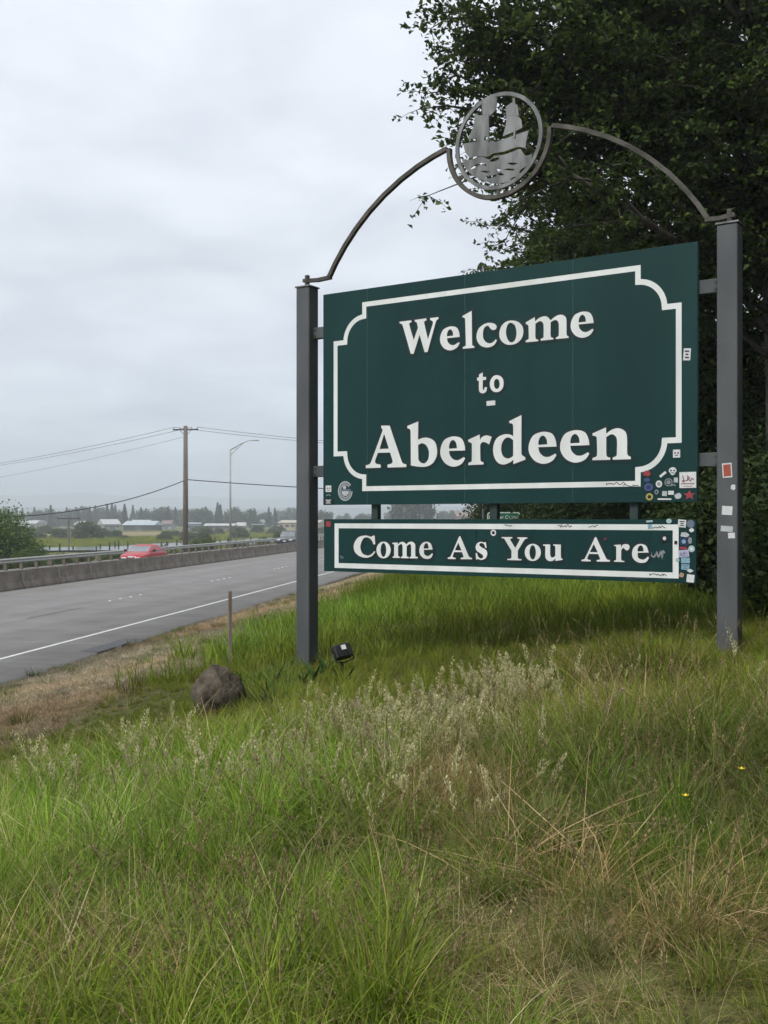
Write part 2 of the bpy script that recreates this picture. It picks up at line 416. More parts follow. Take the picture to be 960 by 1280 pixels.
# ------------------------------------------------------------------ outlines (metres on the sign's face; glyphs in unit boxes; third value: 1 = corner)
GLYPHS = {
 'g_W': [[[0.0,0.995,1],[0.306,0.995,1],[0.312,0.941,1],[0.259,0.916,0],[0.257,0.859,0],[0.368,0.397,1],[0.48,0.751,1],[0.455,0.892,0],[0.443,0.919,0],[0.401,0.941,1],[0.395,0.995,1],[0.69,1.0,1],[0.696,0.941,1],[0.644,0.919,0],[0.64,0.857,0],[0.733,0.376,1],[0.858,0.827,0],[0.848,0.895,0],[0.791,0.938,1],[0.787,0.995,1],[0.994,0.997,1],[1.0,0.941,1],[0.953,0.911,0],[0.927,0.846,0],[0.723,0.011,1],[0.65,0.011,1],[0.52,0.541,1],[0.368,0.0,1],[0.296,0.0,1],[0.083,0.873,0],[0.057,0.922,0],[0.006,0.946,1]]],
 'g_e': [[[1.0,0.52,1],[0.342,0.524,1],[0.384,0.365,0],[0.527,0.23,0],[0.709,0.202,0],[0.878,0.266,0],[0.949,0.302,1],[0.996,0.25,1],[0.869,0.091,0],[0.667,0.004,0],[0.439,0.0,0],[0.181,0.119,0],[0.008,0.361,0],[0.0,0.623,0],[0.139,0.885,0],[0.38,0.988,0],[0.62,1.0,0],[0.848,0.921,0],[0.966,0.718,0]],[[0.342,0.599,1],[0.667,0.603,1],[0.641,0.766,0],[0.54,0.881,0],[0.422,0.853,0],[0.354,0.73,0]]],
 'g_l': [[[0.0,0.891,1],[0.775,1.0,1],[0.81,0.104,0],[0.852,0.061,0],[0.986,0.043,1],[1.0,0.0,1],[0.035,0.003,1],[0.028,0.046,1],[0.246,0.074,0],[0.282,0.12,0],[0.225,0.784,0],[0.162,0.835,0],[0.007,0.852,1]]],
 'g_c': [[[0.949,0.298,1],[1.0,0.239,1],[0.886,0.086,0],[0.705,0.008,0],[0.477,0.0,0],[0.215,0.094,0],[0.042,0.294,0],[0.0,0.537,0],[0.097,0.792,0],[0.329,0.949,0],[0.591,1.0,0],[0.848,0.949,0],[0.983,0.831,0],[0.949,0.71,0],[0.806,0.686,0],[0.684,0.757,0],[0.591,0.871,0],[0.477,0.878,0],[0.376,0.808,0],[0.321,0.655,0],[0.329,0.412,0],[0.447,0.235,0],[0.646,0.153,0],[0.819,0.192,0]]],
 'g_o': [[[0.507,1.0,0],[0.772,0.916,0],[0.956,0.713,0],[1.0,0.47,0],[0.926,0.215,0],[0.724,0.044,0],[0.456,0.0,0],[0.213,0.08,0],[0.04,0.283,0],[0.0,0.526,0],[0.081,0.801,0],[0.261,0.96,0]],[[0.482,0.908,0],[0.629,0.813,0],[0.702,0.622,0],[0.717,0.406,0],[0.665,0.195,0],[0.555,0.1,0],[0.423,0.131,0],[0.327,0.291,0],[0.276,0.522,0],[0.312,0.761,0],[0.382,0.88,0]]],
 'g_m': [[[0.0,0.823,1],[0.214,1.0,1],[0.222,0.819,1],[0.297,0.923,0],[0.393,0.984,0],[0.489,0.972,0],[0.562,0.855,0],[0.583,0.794,1],[0.665,0.899,0],[0.759,0.972,0],[0.859,0.964,0],[0.934,0.847,0],[0.951,0.653,0],[0.951,0.198,0],[0.966,0.101,0],[1.0,0.065,1],[1.0,0.008,1],[0.707,0.012,1],[0.705,0.073,1],[0.767,0.121,0],[0.776,0.214,0],[0.776,0.593,0],[0.746,0.742,0],[0.677,0.79,0],[0.585,0.718,1],[0.585,0.202,0],[0.6,0.101,0],[0.65,0.069,1],[0.65,0.008,1],[0.355,0.008,1],[0.353,0.077,1],[0.415,0.121,0],[0.423,0.206,0],[0.423,0.613,0],[0.393,0.762,0],[0.329,0.81,0],[0.229,0.73,1],[0.229,0.194,0],[0.246,0.093,0],[0.297,0.06,1],[0.297,0.0,1],[0.004,0.0,1],[0.0,0.069,1],[0.062,0.121,0],[0.073,0.222,0],[0.068,0.629,0],[0.053,0.706,0],[0.004,0.754,1]]],
 'g_A': [[[0.391,1.0,1],[0.596,0.989,1],[0.888,0.14,0],[0.925,0.087,0],[1.0,0.066,1],[1.0,0.0,1],[0.547,0.004,1],[0.543,0.07,1],[0.642,0.096,0],[0.669,0.149,0],[0.607,0.355,1],[0.305,0.359,1],[0.238,0.18,0],[0.257,0.108,0],[0.373,0.076,1],[0.373,0.004,1],[0.004,0.004,1],[0.0,0.074,1],[0.092,0.096,0],[0.14,0.166,0],[0.41,0.849,0],[0.418,0.911,0],[0.391,0.951,1]],[[0.459,0.811,1],[0.577,0.448,1],[0.346,0.448,1]]],
 'g_b': [[[0.0,0.913,1],[0.372,1.0,1],[0.366,0.597,1],[0.519,0.631,0],[0.722,0.625,0],[0.922,0.538,0],[1.0,0.373,0],[0.981,0.21,0],[0.848,0.065,0],[0.62,0.0,0],[0.366,0.006,0],[0.123,0.038,1],[0.112,0.778,0],[0.086,0.839,0],[0.005,0.861,1]],[[0.366,0.478,1],[0.495,0.518,0],[0.644,0.464,0],[0.73,0.331,0],[0.711,0.167,0],[0.596,0.077,0],[0.46,0.091,0],[0.377,0.157,1]]],
 'g_r': [[[0.0,0.843,1],[0.487,1.0,1],[0.502,0.812,1],[0.585,0.906,0],[0.773,0.959,0],[1.0,0.906,1],[0.888,0.658,1],[0.744,0.727,0],[0.603,0.743,0],[0.509,0.658,1],[0.52,0.166,0],[0.56,0.1,0],[0.653,0.078,1],[0.653,0.009,1],[0.007,0.0,1],[0.007,0.075,1],[0.134,0.113,0],[0.155,0.191,0],[0.155,0.674,0],[0.116,0.74,0],[0.007,0.774,1]]],
 'g_d': [[[0.494,0.89,1],[0.878,1.0,1],[0.878,0.225,0],[0.906,0.173,0],[0.994,0.137,1],[1.0,0.086,1],[0.627,0.004,1],[0.627,0.094,1],[0.508,0.036,0],[0.304,0.0,0],[0.113,0.058,0],[0.0,0.215,0],[0.0,0.402,0],[0.113,0.556,0],[0.329,0.622,0],[0.506,0.616,0],[0.622,0.578,1],[0.622,0.763,0],[0.599,0.829,0],[0.506,0.851,1]],[[0.622,0.494,1],[0.506,0.55,0],[0.376,0.542,0],[0.268,0.442,0],[0.243,0.303,0],[0.304,0.171,0],[0.448,0.122,0],[0.561,0.141,0],[0.622,0.177,1]]],
 'g_n': [[[0.0,0.834,1],[0.356,1.0,1],[0.364,0.806,1],[0.513,0.922,0],[0.687,0.956,0],[0.844,0.856,0],[0.9,0.671,0],[0.905,0.229,0],[0.923,0.122,0],[0.997,0.075,1],[1.0,0.0,1],[0.533,0.0,1],[0.533,0.069,1],[0.626,0.113,0],[0.641,0.226,0],[0.641,0.614,0],[0.59,0.734,0],[0.492,0.781,0],[0.364,0.702,1],[0.364,0.213,0],[0.387,0.097,0],[0.467,0.069,1],[0.467,0.0,1],[0.0,0.003,1],[0.0,0.072,1],[0.103,0.119,0],[0.123,0.226,0],[0.115,0.665,0],[0.09,0.737,0],[0.003,0.768,1]]],
 'g_t': [[[0.202,0.918,1],[0.57,1.0,1],[0.579,0.785,1],[0.912,0.772,1],[0.912,0.63,1],[0.579,0.635,1],[0.579,0.215,0],[0.64,0.16,0],[0.728,0.187,0],[0.763,0.288,1],[1.0,0.279,1],[0.965,0.119,0],[0.798,0.023,0],[0.518,0.0,0],[0.281,0.064,0],[0.193,0.201,0],[0.175,0.621,1],[0.0,0.626,1],[0.0,0.772,1],[0.193,0.776,1]]],
 'g_o2': [[[0.532,1.0,0],[0.791,0.909,0],[0.956,0.722,0],[1.0,0.483,0],[0.937,0.222,0],[0.734,0.04,0],[0.462,0.0,0],[0.203,0.085,0],[0.038,0.307,0],[0.0,0.545,0],[0.076,0.778,0],[0.278,0.96,0]],[[0.519,0.778,0],[0.646,0.71,0],[0.715,0.528,0],[0.709,0.352,0],[0.627,0.227,0],[0.5,0.188,0],[0.367,0.256,0],[0.31,0.409,0],[0.31,0.614,0],[0.386,0.744,0]]],
 't_C': [[[0.896,0.996,1],[0.968,1.0,1],[1.0,0.609,1],[0.917,0.605,1],[0.82,0.806,0],[0.619,0.919,0],[0.424,0.843,0],[0.295,0.512,0],[0.385,0.202,0],[0.629,0.101,0],[0.82,0.165,0],[0.968,0.315,1],[1.0,0.262,1],[0.82,0.069,0],[0.532,0.0,0],[0.205,0.093,0],[0.007,0.319,0],[0.0,0.621,0],[0.205,0.915,0],[0.532,1.0,0],[0.773,0.952,0]]],
 't_o': [[[1.0,0.505,0],[0.963,0.315,0],[0.856,0.152,0],[0.695,0.043,0],[0.503,0.0,0],[0.31,0.033,0],[0.144,0.136,0],[0.037,0.299,0],[0.0,0.489,0],[0.037,0.685,0],[0.144,0.848,0],[0.31,0.957,0],[0.503,1.0,0],[0.695,0.962,0],[0.856,0.859,0],[0.963,0.696,0]],[[0.695,0.505,0],[0.679,0.348,0],[0.636,0.212,0],[0.572,0.12,0],[0.497,0.087,0],[0.417,0.12,0],[0.353,0.207,0],[0.31,0.342,0],[0.294,0.5,0],[0.31,0.658,0],[0.353,0.793,0],[0.417,0.886,0],[0.497,0.918,0],[0.572,0.886,0],[0.636,0.799,0],[0.679,0.663,0]]],
 't_m': [[[0.0,0.921,1],[0.202,0.944,1],[0.217,0.82,1],[0.304,0.949,0],[0.425,0.983,0],[0.531,0.871,0],[0.543,0.809,1],[0.637,0.966,0],[0.77,1.0,0],[0.87,0.91,0],[0.901,0.758,0],[0.901,0.197,0],[0.922,0.112,0],[1.0,0.096,1],[1.0,0.011,1],[0.683,0.0,1],[0.683,0.084,1],[0.736,0.118,0],[0.742,0.191,0],[0.742,0.702,0],[0.717,0.843,0],[0.658,0.843,0],[0.565,0.719,1],[0.565,0.163,0],[0.584,0.101,0],[0.643,0.084,1],[0.643,0.0,1],[0.339,0.0,1],[0.339,0.084,1],[0.391,0.112,0],[0.404,0.174,0],[0.404,0.713,0],[0.37,0.848,0],[0.311,0.837,0],[0.224,0.719,1],[0.224,0.163,0],[0.242,0.101,0],[0.298,0.079,1],[0.298,0.006,1],[0.006,0.006,1],[0.006,0.079,1],[0.056,0.112,0],[0.068,0.163,0],[0.068,0.758,0],[0.056,0.837,0],[0.0,0.848,1]]],
 't_e': [[[0.976,0.557,1],[0.327,0.53,1],[0.363,0.273,0],[0.589,0.175,0],[0.774,0.219,0],[0.923,0.339,1],[1.0,0.295,1],[0.863,0.082,0],[0.613,0.0,0],[0.304,0.044,0],[0.054,0.246,0],[0.0,0.514,0],[0.089,0.792,0],[0.327,0.973,0],[0.613,1.0,0],[0.851,0.874,0]],[[0.315,0.607,1],[0.679,0.612,1],[0.649,0.82,0],[0.542,0.929,0],[0.429,0.896,0],[0.339,0.765,0]]],
 't_A': [[[0.478,1.0,1],[0.519,1.0,1],[0.865,0.148,0],[0.913,0.089,0],[1.0,0.068,1],[1.0,0.008,1],[0.54,0.0,1],[0.54,0.059,1],[0.637,0.084,0],[0.657,0.114,0],[0.595,0.308,1],[0.266,0.308,1],[0.204,0.131,0],[0.232,0.072,0],[0.322,0.055,1],[0.322,0.0,1],[0.0,0.0,1],[0.0,0.059,1],[0.083,0.084,0],[0.128,0.139,0]],[[0.436,0.722,1],[0.574,0.38,1],[0.294,0.384,1]]],
 't_s': [[[0.872,0.995,1],[0.94,0.663,1],[0.842,0.663,1],[0.722,0.864,0],[0.519,0.935,0],[0.338,0.886,0],[0.338,0.783,0],[0.549,0.679,0],[0.887,0.549,0],[1.0,0.332,0],[0.842,0.092,0],[0.489,0.0,0],[0.195,0.043,0],[0.045,0.005,1],[0.0,0.375,1],[0.105,0.38,1],[0.218,0.168,0],[0.429,0.076,0],[0.617,0.13,0],[0.632,0.245,0],[0.429,0.353,0],[0.105,0.495,0],[0.0,0.685,0],[0.12,0.902,0],[0.429,1.0,0],[0.692,0.967,0]]],
 't_Y': [[[0.0,1.0,1],[0.418,1.0,1],[0.418,0.948,1],[0.352,0.926,0],[0.338,0.887,0],[0.53,0.522,1],[0.683,0.83,0],[0.7,0.922,0],[0.617,0.943,1],[0.617,0.996,1],[1.0,0.991,1],[1.0,0.948,1],[0.93,0.926,0],[0.878,0.87,0],[0.634,0.422,1],[0.634,0.122,0],[0.669,0.061,0],[0.774,0.052,1],[0.774,0.0,1],[0.226,0.0,1],[0.226,0.052,1],[0.352,0.07,0],[0.387,0.13,0],[0.387,0.413,1],[0.132,0.874,0],[0.087,0.935,0],[0.0,0.948,1]]],
 't_u': [[[0.0,0.988,1],[0.362,0.994,1],[0.362,0.399,0],[0.414,0.233,0],[0.51,0.227,0],[0.624,0.319,1],[0.624,0.834,0],[0.605,0.908,0],[0.519,0.926,1],[0.519,1.0,1],[0.905,0.994,1],[0.905,0.325,0],[0.929,0.184,0],[1.0,0.153,1],[1.0,0.092,1],[0.629,0.018,1],[0.629,0.178,1],[0.51,0.037,0],[0.338,0.0,0],[0.19,0.08,0],[0.114,0.288,0],[0.114,0.804,0],[0.095,0.896,0],[0.0,0.914,1]]],
 't_r': [[[0.0,0.942,1],[0.448,0.971,1],[0.448,0.78,1],[0.565,0.954,0],[0.76,1.0,0],[0.948,0.954,0],[1.0,0.827,0],[0.935,0.694,0],[0.792,0.653,0],[0.688,0.728,0],[0.597,0.792,0],[0.461,0.659,1],[0.461,0.191,0],[0.5,0.087,0],[0.662,0.064,1],[0.662,0.0,1],[0.0,0.006,1],[0.0,0.069,1],[0.117,0.098,0],[0.143,0.173,0],[0.143,0.798,0],[0.11,0.873,0],[0.0,0.89,1]]],
}
EMBLEM = [
 [[[-0.444,-0.107,1],[-0.337,-0.141,0],[-0.245,-0.125,0],[-0.169,-0.145,0],[-0.1,-0.18,0],[-0.038,-0.153,0],[0.067,-0.161,0],[0.189,-0.146,0],[0.261,-0.138,0],[0.321,-0.215,0],[0.401,-0.215,1],[0.384,-0.287,0],[0.324,-0.371,0],[0.219,-0.435,0],[0.097,-0.462,0],[-0.01,-0.457,0],[-0.119,-0.424,0],[-0.245,-0.36,0],[-0.348,-0.278,0],[-0.412,-0.196,0]],[[-0.221,-0.291,1],[-0.158,-0.29,0],[-0.1,-0.311,1],[-0.104,-0.325,0],[-0.158,-0.312,0]],[[-0.169,-0.369,1],[-0.119,-0.356,0],[-0.018,-0.358,1],[-0.026,-0.378,0],[-0.096,-0.385,0]],[[-0.023,-0.295,1],[0.013,-0.307,0],[0.045,-0.324,1],[0.036,-0.336,0],[-0.003,-0.323,0]],[[0.064,-0.322,1],[0.12,-0.318,0],[0.192,-0.336,1],[0.189,-0.352,0],[0.12,-0.337,0]],[[-0.01,-0.357,1],[0.031,-0.349,0],[0.077,-0.379,1],[0.036,-0.378,0]],[[-0.1,-0.197,1],[-0.057,-0.177,0],[0.013,-0.176,1],[0.005,-0.202,0],[-0.057,-0.213,0]],[[0.112,-0.258,1],[0.173,-0.264,0],[0.24,-0.285,1],[0.189,-0.292,0],[0.143,-0.281,0]],[[0.249,-0.392,1],[0.272,-0.355,0],[0.346,-0.332,1],[0.331,-0.366,0],[0.287,-0.392,0]],[[0.143,-0.442,1],[0.173,-0.424,0],[0.222,-0.424,1],[0.216,-0.451,0],[0.176,-0.462,0]],[[-0.343,-0.239,1],[-0.277,-0.206,0],[-0.198,-0.196,0],[-0.141,-0.228,1],[-0.144,-0.245,0],[-0.198,-0.218,0],[-0.269,-0.233,0],[-0.321,-0.257,0]]],
 [[[-0.428,0.053,1],[-0.166,0.04,1],[-0.1,0.041,1],[-0.088,0.025,1],[-0.026,-0.004,1],[0.097,0.009,0],[0.189,0.022,0],[0.363,0.042,1],[0.339,-0.046,0],[0.324,-0.139,1],[0.249,-0.111,0],[0.189,-0.113,0],[0.067,-0.128,0],[-0.057,-0.124,0],[-0.119,-0.146,0],[-0.261,-0.113,0],[-0.337,-0.119,1],[-0.391,-0.058,0]]],
 [[[-0.283,0.356,1],[-0.229,0.325,0],[-0.116,0.313,1],[-0.1,0.072,1],[-0.166,0.078,1],[-0.166,0.033,1],[-0.254,0.043,1],[-0.254,0.077,1],[-0.366,0.089,1],[-0.308,0.195,0],[-0.286,0.261,0]]],
 [[[-0.194,0.432,1],[-0.122,0.51,1],[-0.007,0.468,1],[-0.023,0.335,1],[-0.1,0.286,1],[-0.182,0.321,1]]],
 [[[0.105,0.256,1],[0.192,0.266,1],[0.279,0.172,1],[0.291,0.084,1],[0.222,0.063,1],[0.06,0.036,1],[0.097,0.154,0]]],
 [[[0.097,0.348,1],[0.173,0.379,1],[0.237,0.334,1],[0.252,0.219,1],[0.105,0.247,1]]],
 [[[0.179,0.416,1],[0.207,0.41,1],[0.213,0.254,1],[0.186,0.26,1]]],
 [[[0.195,0.079,1],[0.216,0.078,1],[0.21,-0.007,1],[0.189,-0.002,1]]],
 [[[-0.122,0.318,1],[-0.104,0.314,1],[-0.097,0.019,1],[-0.119,0.024,1]]],
]
STICKERS = [
 ('rect', 4.213, 4.591, 0.068, 0.113, 'white', 'bars_black'),
 ('face', 4.115, 3.662, 0.068, 0.076, 'white', '-'),
 ('burst', 3.83, 3.48, 0.079, 0.069, 'red', '-'),
 ('burst', 3.83, 3.419, 0.063, 0.047, 'blue', '-'),
 ('disc', 3.845, 3.349, 0.086, 0.077, 'indigo', 'dot_navy'),
 ('slash', 3.985, 3.469, 0.046, 0.061, 'white', '-'),
 ('skull', 4.077, 3.497, 0.076, 0.076, 'white', '-'),
 ('disc', 3.946, 3.378, 0.062, 0.068, 'white', 'dot_grey'),
 ('ring', 4.039, 3.392, 0.077, 0.076, 'grey', 'dot_grey'),
 ('rect', 4.108, 3.413, 0.038, 0.046, 'pale', '-'),
 ('crescent', 4.085, 3.353, 0.046, 0.03, 'grey', '-'),
 ('disc', 3.923, 3.302, 0.039, 0.046, 'grey', 'dot_navy'),
 ('rect', 4.0, 3.286, 0.047, 0.046, 'pale', '-'),
 ('rect', 4.062, 3.293, 0.054, 0.038, 'white', '-'),
 ('rect', 4.0, 3.233, 0.131, 0.015, 'white', '-'),
 ('disc', 3.853, 3.257, 0.07, 0.069, 'yellow', 'dot_black'),
 ('burst', 4.13, 3.261, 0.076, 0.068, 'pale', '-'),
 ('rect', 4.221, 3.411, 0.157, 0.15, 'white', 'script_maroon'),
 ('star', 4.236, 3.268, 0.12, 0.098, 'red', '-'),
 ('face', 0.079, 3.392, 0.079, 0.074, 'white', '-'),
 ('rect', 0.079, 3.244, 0.124, 0.064, 'black', 'bars_white'),
 ('crescent', 0.079, 3.309, 0.068, 0.027, 'grey', '-'),
 ('rect', 2.164, 4.255, 0.102, 0.05, 'white', '-'),
 ('rect', 0.079, 2.985, 0.068, 0.065, 'red', '-'),
 ('disc', 2.192, 2.9, 0.065, 0.067, 'white', 'dot_black'),
 ('burst', 3.413, 2.846, 0.032, 0.032, 'maroon', '-'),
 ('rect', 4.0, 2.86, 0.061, 0.068, 'black', 'dot_white'),
 ('rect', 4.166, 3.002, 0.076, 0.072, 'white', 'bars_black'),
 ('disc', 4.246, 2.999, 0.075, 0.075, 'slate', '-'),
 ('burst', 4.257, 2.939, 0.052, 0.045, 'white', '-'),
 ('burst', 4.191, 2.897, 0.098, 0.053, 'pale', '-'),
 ('rect', 4.183, 2.832, 0.076, 0.075, 'navy', 'dot_sky'),
 ('burst', 4.243, 2.84, 0.045, 0.075, 'grey', '-'),
 ('rect', 4.178, 2.771, 0.068, 0.023, 'red', '-'),
 ('disc', 4.256, 2.765, 0.062, 0.063, 'mint', 'dot_white'),
 ('rect', 4.183, 2.719, 0.098, 0.068, 'lilac', 'script_slate'),
 ('rect', 4.198, 2.655, 0.083, 0.052, 'sky', '-'),
 ('rect', 4.198, 2.593, 0.075, 0.053, 'sky', 'bars_slate'),
 ('diamond', 4.243, 2.559, 0.067, 0.038, 'white', '-'),
 ('burst', 4.163, 2.516, 0.06, 0.053, 'tan', '-'),
 ('rect', 4.246, 2.487, 0.071, 0.074, 'white', '-'),
 ('disc', 4.043, 3.025, 0.053, 0.046, 'mint', '-'),
 ('rect', 3.853, 3.022, 0.062, 0.019, 'mint', '-'),
 ('rect', 3.857, 2.973, 0.039, 0.039, 'sky', '-'),
 ('rect', 4.108, 2.823, 0.027, 0.03, 'black', '-'),
 ('disc', 4.123, 2.657, 0.038, 0.038, 'mint', '-'),
]
POST_STICKERS = [
 ('rect', 4.589, 3.491, 0.086, 0.133, 'white', 'panel_orange'),
 ('burst', 4.642, 3.336, 0.05, 0.059, 'white', '-'),
 ('rect', 4.589, 3.123, 0.094, 0.081, 'white', '-'),
 ('rect', 4.585, 2.955, 0.108, 0.051, 'pale', '-'),
 ('rect', 4.628, 2.893, 0.061, 0.051, 'white', '-'),
]

# ================================================================== GROUND
def axis(parts):
    return np.unique(np.concatenate([np.arange(a, b, d) for a, b, d in parts]))
pa = axis([(-4000, -400, 400), (-400, -60, 40), (-60, -12, 3), (-12, 9.8, .2), (9.8, 31.2, 2.2), (31.2, 48, .5), (48, 160, 4), (160, 800, 20), (800, 9001, 400)])
sa = axis([(-400, -20, 40), (-20, -2, 1), (-2, 24, .2), (24, 60, .6), (60, 200, 3), (200, 800, 15), (800, 9001, 400)])
PP, SS = np.meshgrid(pa, sa, indexing='ij')
GX = SS * RD[0] + PP * RN[0]; GY = SS * RD[1] + PP * RN[1]
GZ = ground_z(GX, GY)
ni, nj = PP.shape
idx = np.arange(ni * nj).reshape(ni, nj)
GF = np.stack([idx[:-1, :-1], idx[:-1, 1:], idx[1:, 1:], idx[1:, :-1]], -1).reshape(-1, 4)
gcol = np.zeros((ni, nj, 3))
soil = np.array([.095, .092, .040]); dry = np.array([.30, .23, .15]); marshc = np.array([.10, .115, .045])
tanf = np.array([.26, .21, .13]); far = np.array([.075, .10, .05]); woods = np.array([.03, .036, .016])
wn = .5 + .5 * np.clip(bumps(GX * .9 + 7, GY * .9) / 1.6, -1, 1)
f_dry = np.clip((PP + .9 * (wn - .5) - 4.7) / .8, 0, 1) * (PP < 9.9)
gcol[:] = soil
gcol += f_dry[..., None] * (dry - soil)
f_edge = np.clip((PP + .25 * (wn - .5) - 9.0) / .4, 0, 1) * (PP < 9.95)
gcol += f_edge[..., None] * (np.array([.075, .06, .045]) - gcol)
fm = np.clip((PP - 31) / 3, 0, 1)[..., None]
wm = (.5 + .5 * np.clip(bumps(GX * .05, GY * .05), -1, 1))[..., None]
gcol = gcol * (1 - fm) + fm * (marshc * (1 - wm) + np.array([.17, .165, .07]) * wm)
ft = (np.exp(-((GX + 92) / 26.0) ** 4 - ((GY - 360) / 55.0) ** 4))[..., None]
gcol = gcol * (1 - ft) + ft * tanf
ff = np.clip((GY - 700) / 500, 0, 1)[..., None] * fm
gcol = gcol * (1 - ff) + ff * far
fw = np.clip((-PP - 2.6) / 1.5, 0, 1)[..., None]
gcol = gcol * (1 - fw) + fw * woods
def ground_mat():
    m = bpy.data.materials.new("ground"); m.use_nodes = True; n = m.node_tree
    b = n.nodes['Principled BSDF']; b.inputs['Roughness'].default_value = .95; b.inputs['Specular IOR Level'].default_value = .1
    a = n.nodes.new("ShaderNodeAttribute"); a.attribute_name = "Col"
    t = n.nodes.new("ShaderNodeTexCoord")
    n1 = n.nodes.new("ShaderNodeTexNoise"); n1.inputs['Scale'].default_value = 22; n1.inputs['Detail'].default_value = 8
    n2 = n.nodes.new("ShaderNodeTexNoise"); n2.inputs['Scale'].default_value = .35; n2.inputs['Detail'].default_value = 6
    n.links.new(t.outputs['Object'], n1.inputs['Vector']); n.links.new(t.outputs['Object'], n2.inputs['Vector'])
    r1 = n.nodes.new("ShaderNodeValToRGB"); r1.color_ramp.elements[0].color = (.45, .45, .42, 1); r1.color_ramp.elements[1].color = (1.5, 1.5, 1.5, 1)
    r1.color_ramp.elements[0].position = .3; r1.color_ramp.elements[1].position = .7
    r2 = n.nodes.new("ShaderNodeValToRGB"); r2.color_ramp.elements[0].color = (.75, .82, .7, 1); r2.color_ramp.elements[1].color = (1.25, 1.15, 1.1, 1)
    r2.color_ramp.elements[0].position = .3; r2.color_ramp.elements[1].position = .7
    n.links.new(n1.outputs[0], r1.inputs[0]); n.links.new(n2.outputs[0], r2.inputs[0])
    m1 = n.nodes.new("ShaderNodeMixRGB"); m1.blend_type = 'MULTIPLY'; m1.inputs[0].default_value = 1
    m2 = n.nodes.new("ShaderNodeMixRGB"); m2.blend_type = 'MULTIPLY'; m2.inputs[0].default_value = 1
    n.links.new(a.outputs['Color'], m1.inputs[1]); n.links.new(r1.outputs[0], m1.inputs[2])
    n.links.new(m1.outputs[0], m2.inputs[1]); n.links.new(r2.outputs[0], m2.inputs[2])
    n.links.new(m2.outputs[0], b.inputs['Base Color'])
    bp = n.nodes.new("ShaderNodeBump"); bp.inputs['Strength'].default_value = .7; bp.inputs['Distance'].default_value = .04
    n.links.new(n1.outputs[0], bp.inputs['Height']); n.links.new(bp.outputs[0], b.inputs['Normal'])
    return m
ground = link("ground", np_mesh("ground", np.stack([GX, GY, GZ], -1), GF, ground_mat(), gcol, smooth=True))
tag(ground, kind="structure")

# ------------------------------------------------------------------ far hills
def ridge(dist, amp, seed, base, spread):
    rg = np.random.default_rng(seed)
    th = np.linspace(-.75, .75, 220)
    h = np.zeros_like(th)
    for k in range(9):
        fq = 2.2 * 1.75 ** k
        h += np.sin(th * fq + rg.uniform(0, 6.28)) / 1.6 ** k
    h = base + amp * h
    V = []; rows = 7
    for j in range(rows):
        t = j / (rows - 1)
        d = dist + spread * (t - .5) * 2
        prof = math.sin(math.pi * t) ** .8
        zz = -4 + (h + 4) * prof * (1 + .05 * np.sin(th * 60 + j * 2))
        V.append(np.stack([np.sin(th) * d, np.cos(th) * d, zz], -1))
    V = np.concatenate(V); n = len(th)
    i = np.arange(rows * n).reshape(rows, n)
    F = np.stack([i[:-1, :-1], i[:-1, 1:], i[1:, 1:], i[1:, :-1]], -1).reshape(-1, 4)
    return V, F
hm = mat("hill_forest", (.022, .036, .024), (.04, .06, .035), scale=.02, rough=.95, spec=.05)
for d, a, sd, b, sp in ((3300, 11, 4, 44, 420), (5200, 20, 11, 92, 700)):
    V, F = ridge(d, a, sd, b, sp)
    tag(link("hill", np_mesh("hill", V, F, hm, smooth=True)), kind="structure")

# ------------------------------------------------------------------ tidal water in the marsh
wm_ = bpy.data.materials.new("river_water"); wm_.use_nodes = True
_n = wm_.node_tree; _b = _n.nodes['Principled BSDF']
_b.inputs['Base Color'].default_value = (.10, .11, .10, 1); _b.inputs['Roughness'].default_value = .12; _b.inputs['IOR'].default_value = 1.33
_w = _n.nodes.new("ShaderNodeTexNoise"); _w.inputs['Scale'].default_value = 1.2
_bp = _n.nodes.new("ShaderNodeBump"); _bp.inputs['Strength'].default_value = .15; _bp.inputs['Distance'].default_value = .05
_n.links.new(_w.outputs[0], _bp.inputs['Height']); _n.links.new(_bp.outputs[0], _b.inputs['Normal'])
RIV = np.array([[-260, 168], [-150, 158], [-90, 160], [-66, 166], [-50, 176], [-39, 198], [-29, 236], [-14, 300], [0, 420], [10, 600]], float)
_rt = np.linspace(0, 9, 120)
RIVC = np.stack([np.interp(_rt, np.arange(10), RIV[:, 0]), np.interp(_rt, np.arange(10), RIV[:, 1])], -1)
RIVC = np.stack([np.convolve(np.pad(RIVC[:, j], 6, mode='edge'), np.ones(13) / 13, mode='valid') for j in (0, 1)], -1)
RIVW = 9.0 + 2.2 * np.sin(_rt * 5) + 1.2 * np.sin(_rt * 13 + 1)
def in_river(X, Y, pad=0.0):
    d = np.full(np.shape(X), 1e9)
    for (x, y), h in zip(RIVC, RIVW):
        d = np.minimum(d, np.hypot(X - x, Y - y) - h)
    return d < pad
_tg = np.gradient(RIVC, axis=0); _tg /= np.linalg.norm(_tg, axis=1, keepdims=True)
_nm = np.stack([-_tg[:, 1], _tg[:, 0]], -1)
_L = RIVC + _nm * RIVW[:, None]; _R = RIVC - _nm * RIVW[:, None]
_nn = len(RIVC)
_V = np.concatenate([np.c_[_L, np.full(_nn, -2.1)], np.c_[_R, np.full(_nn, -2.1)]])
tag(link("river", np_mesh("river", _V, [(_nn + i, _nn + i + 1, i + 1, i) for i in range(_nn - 1)], wm_)), kind="structure")
rg = random.Random(3)

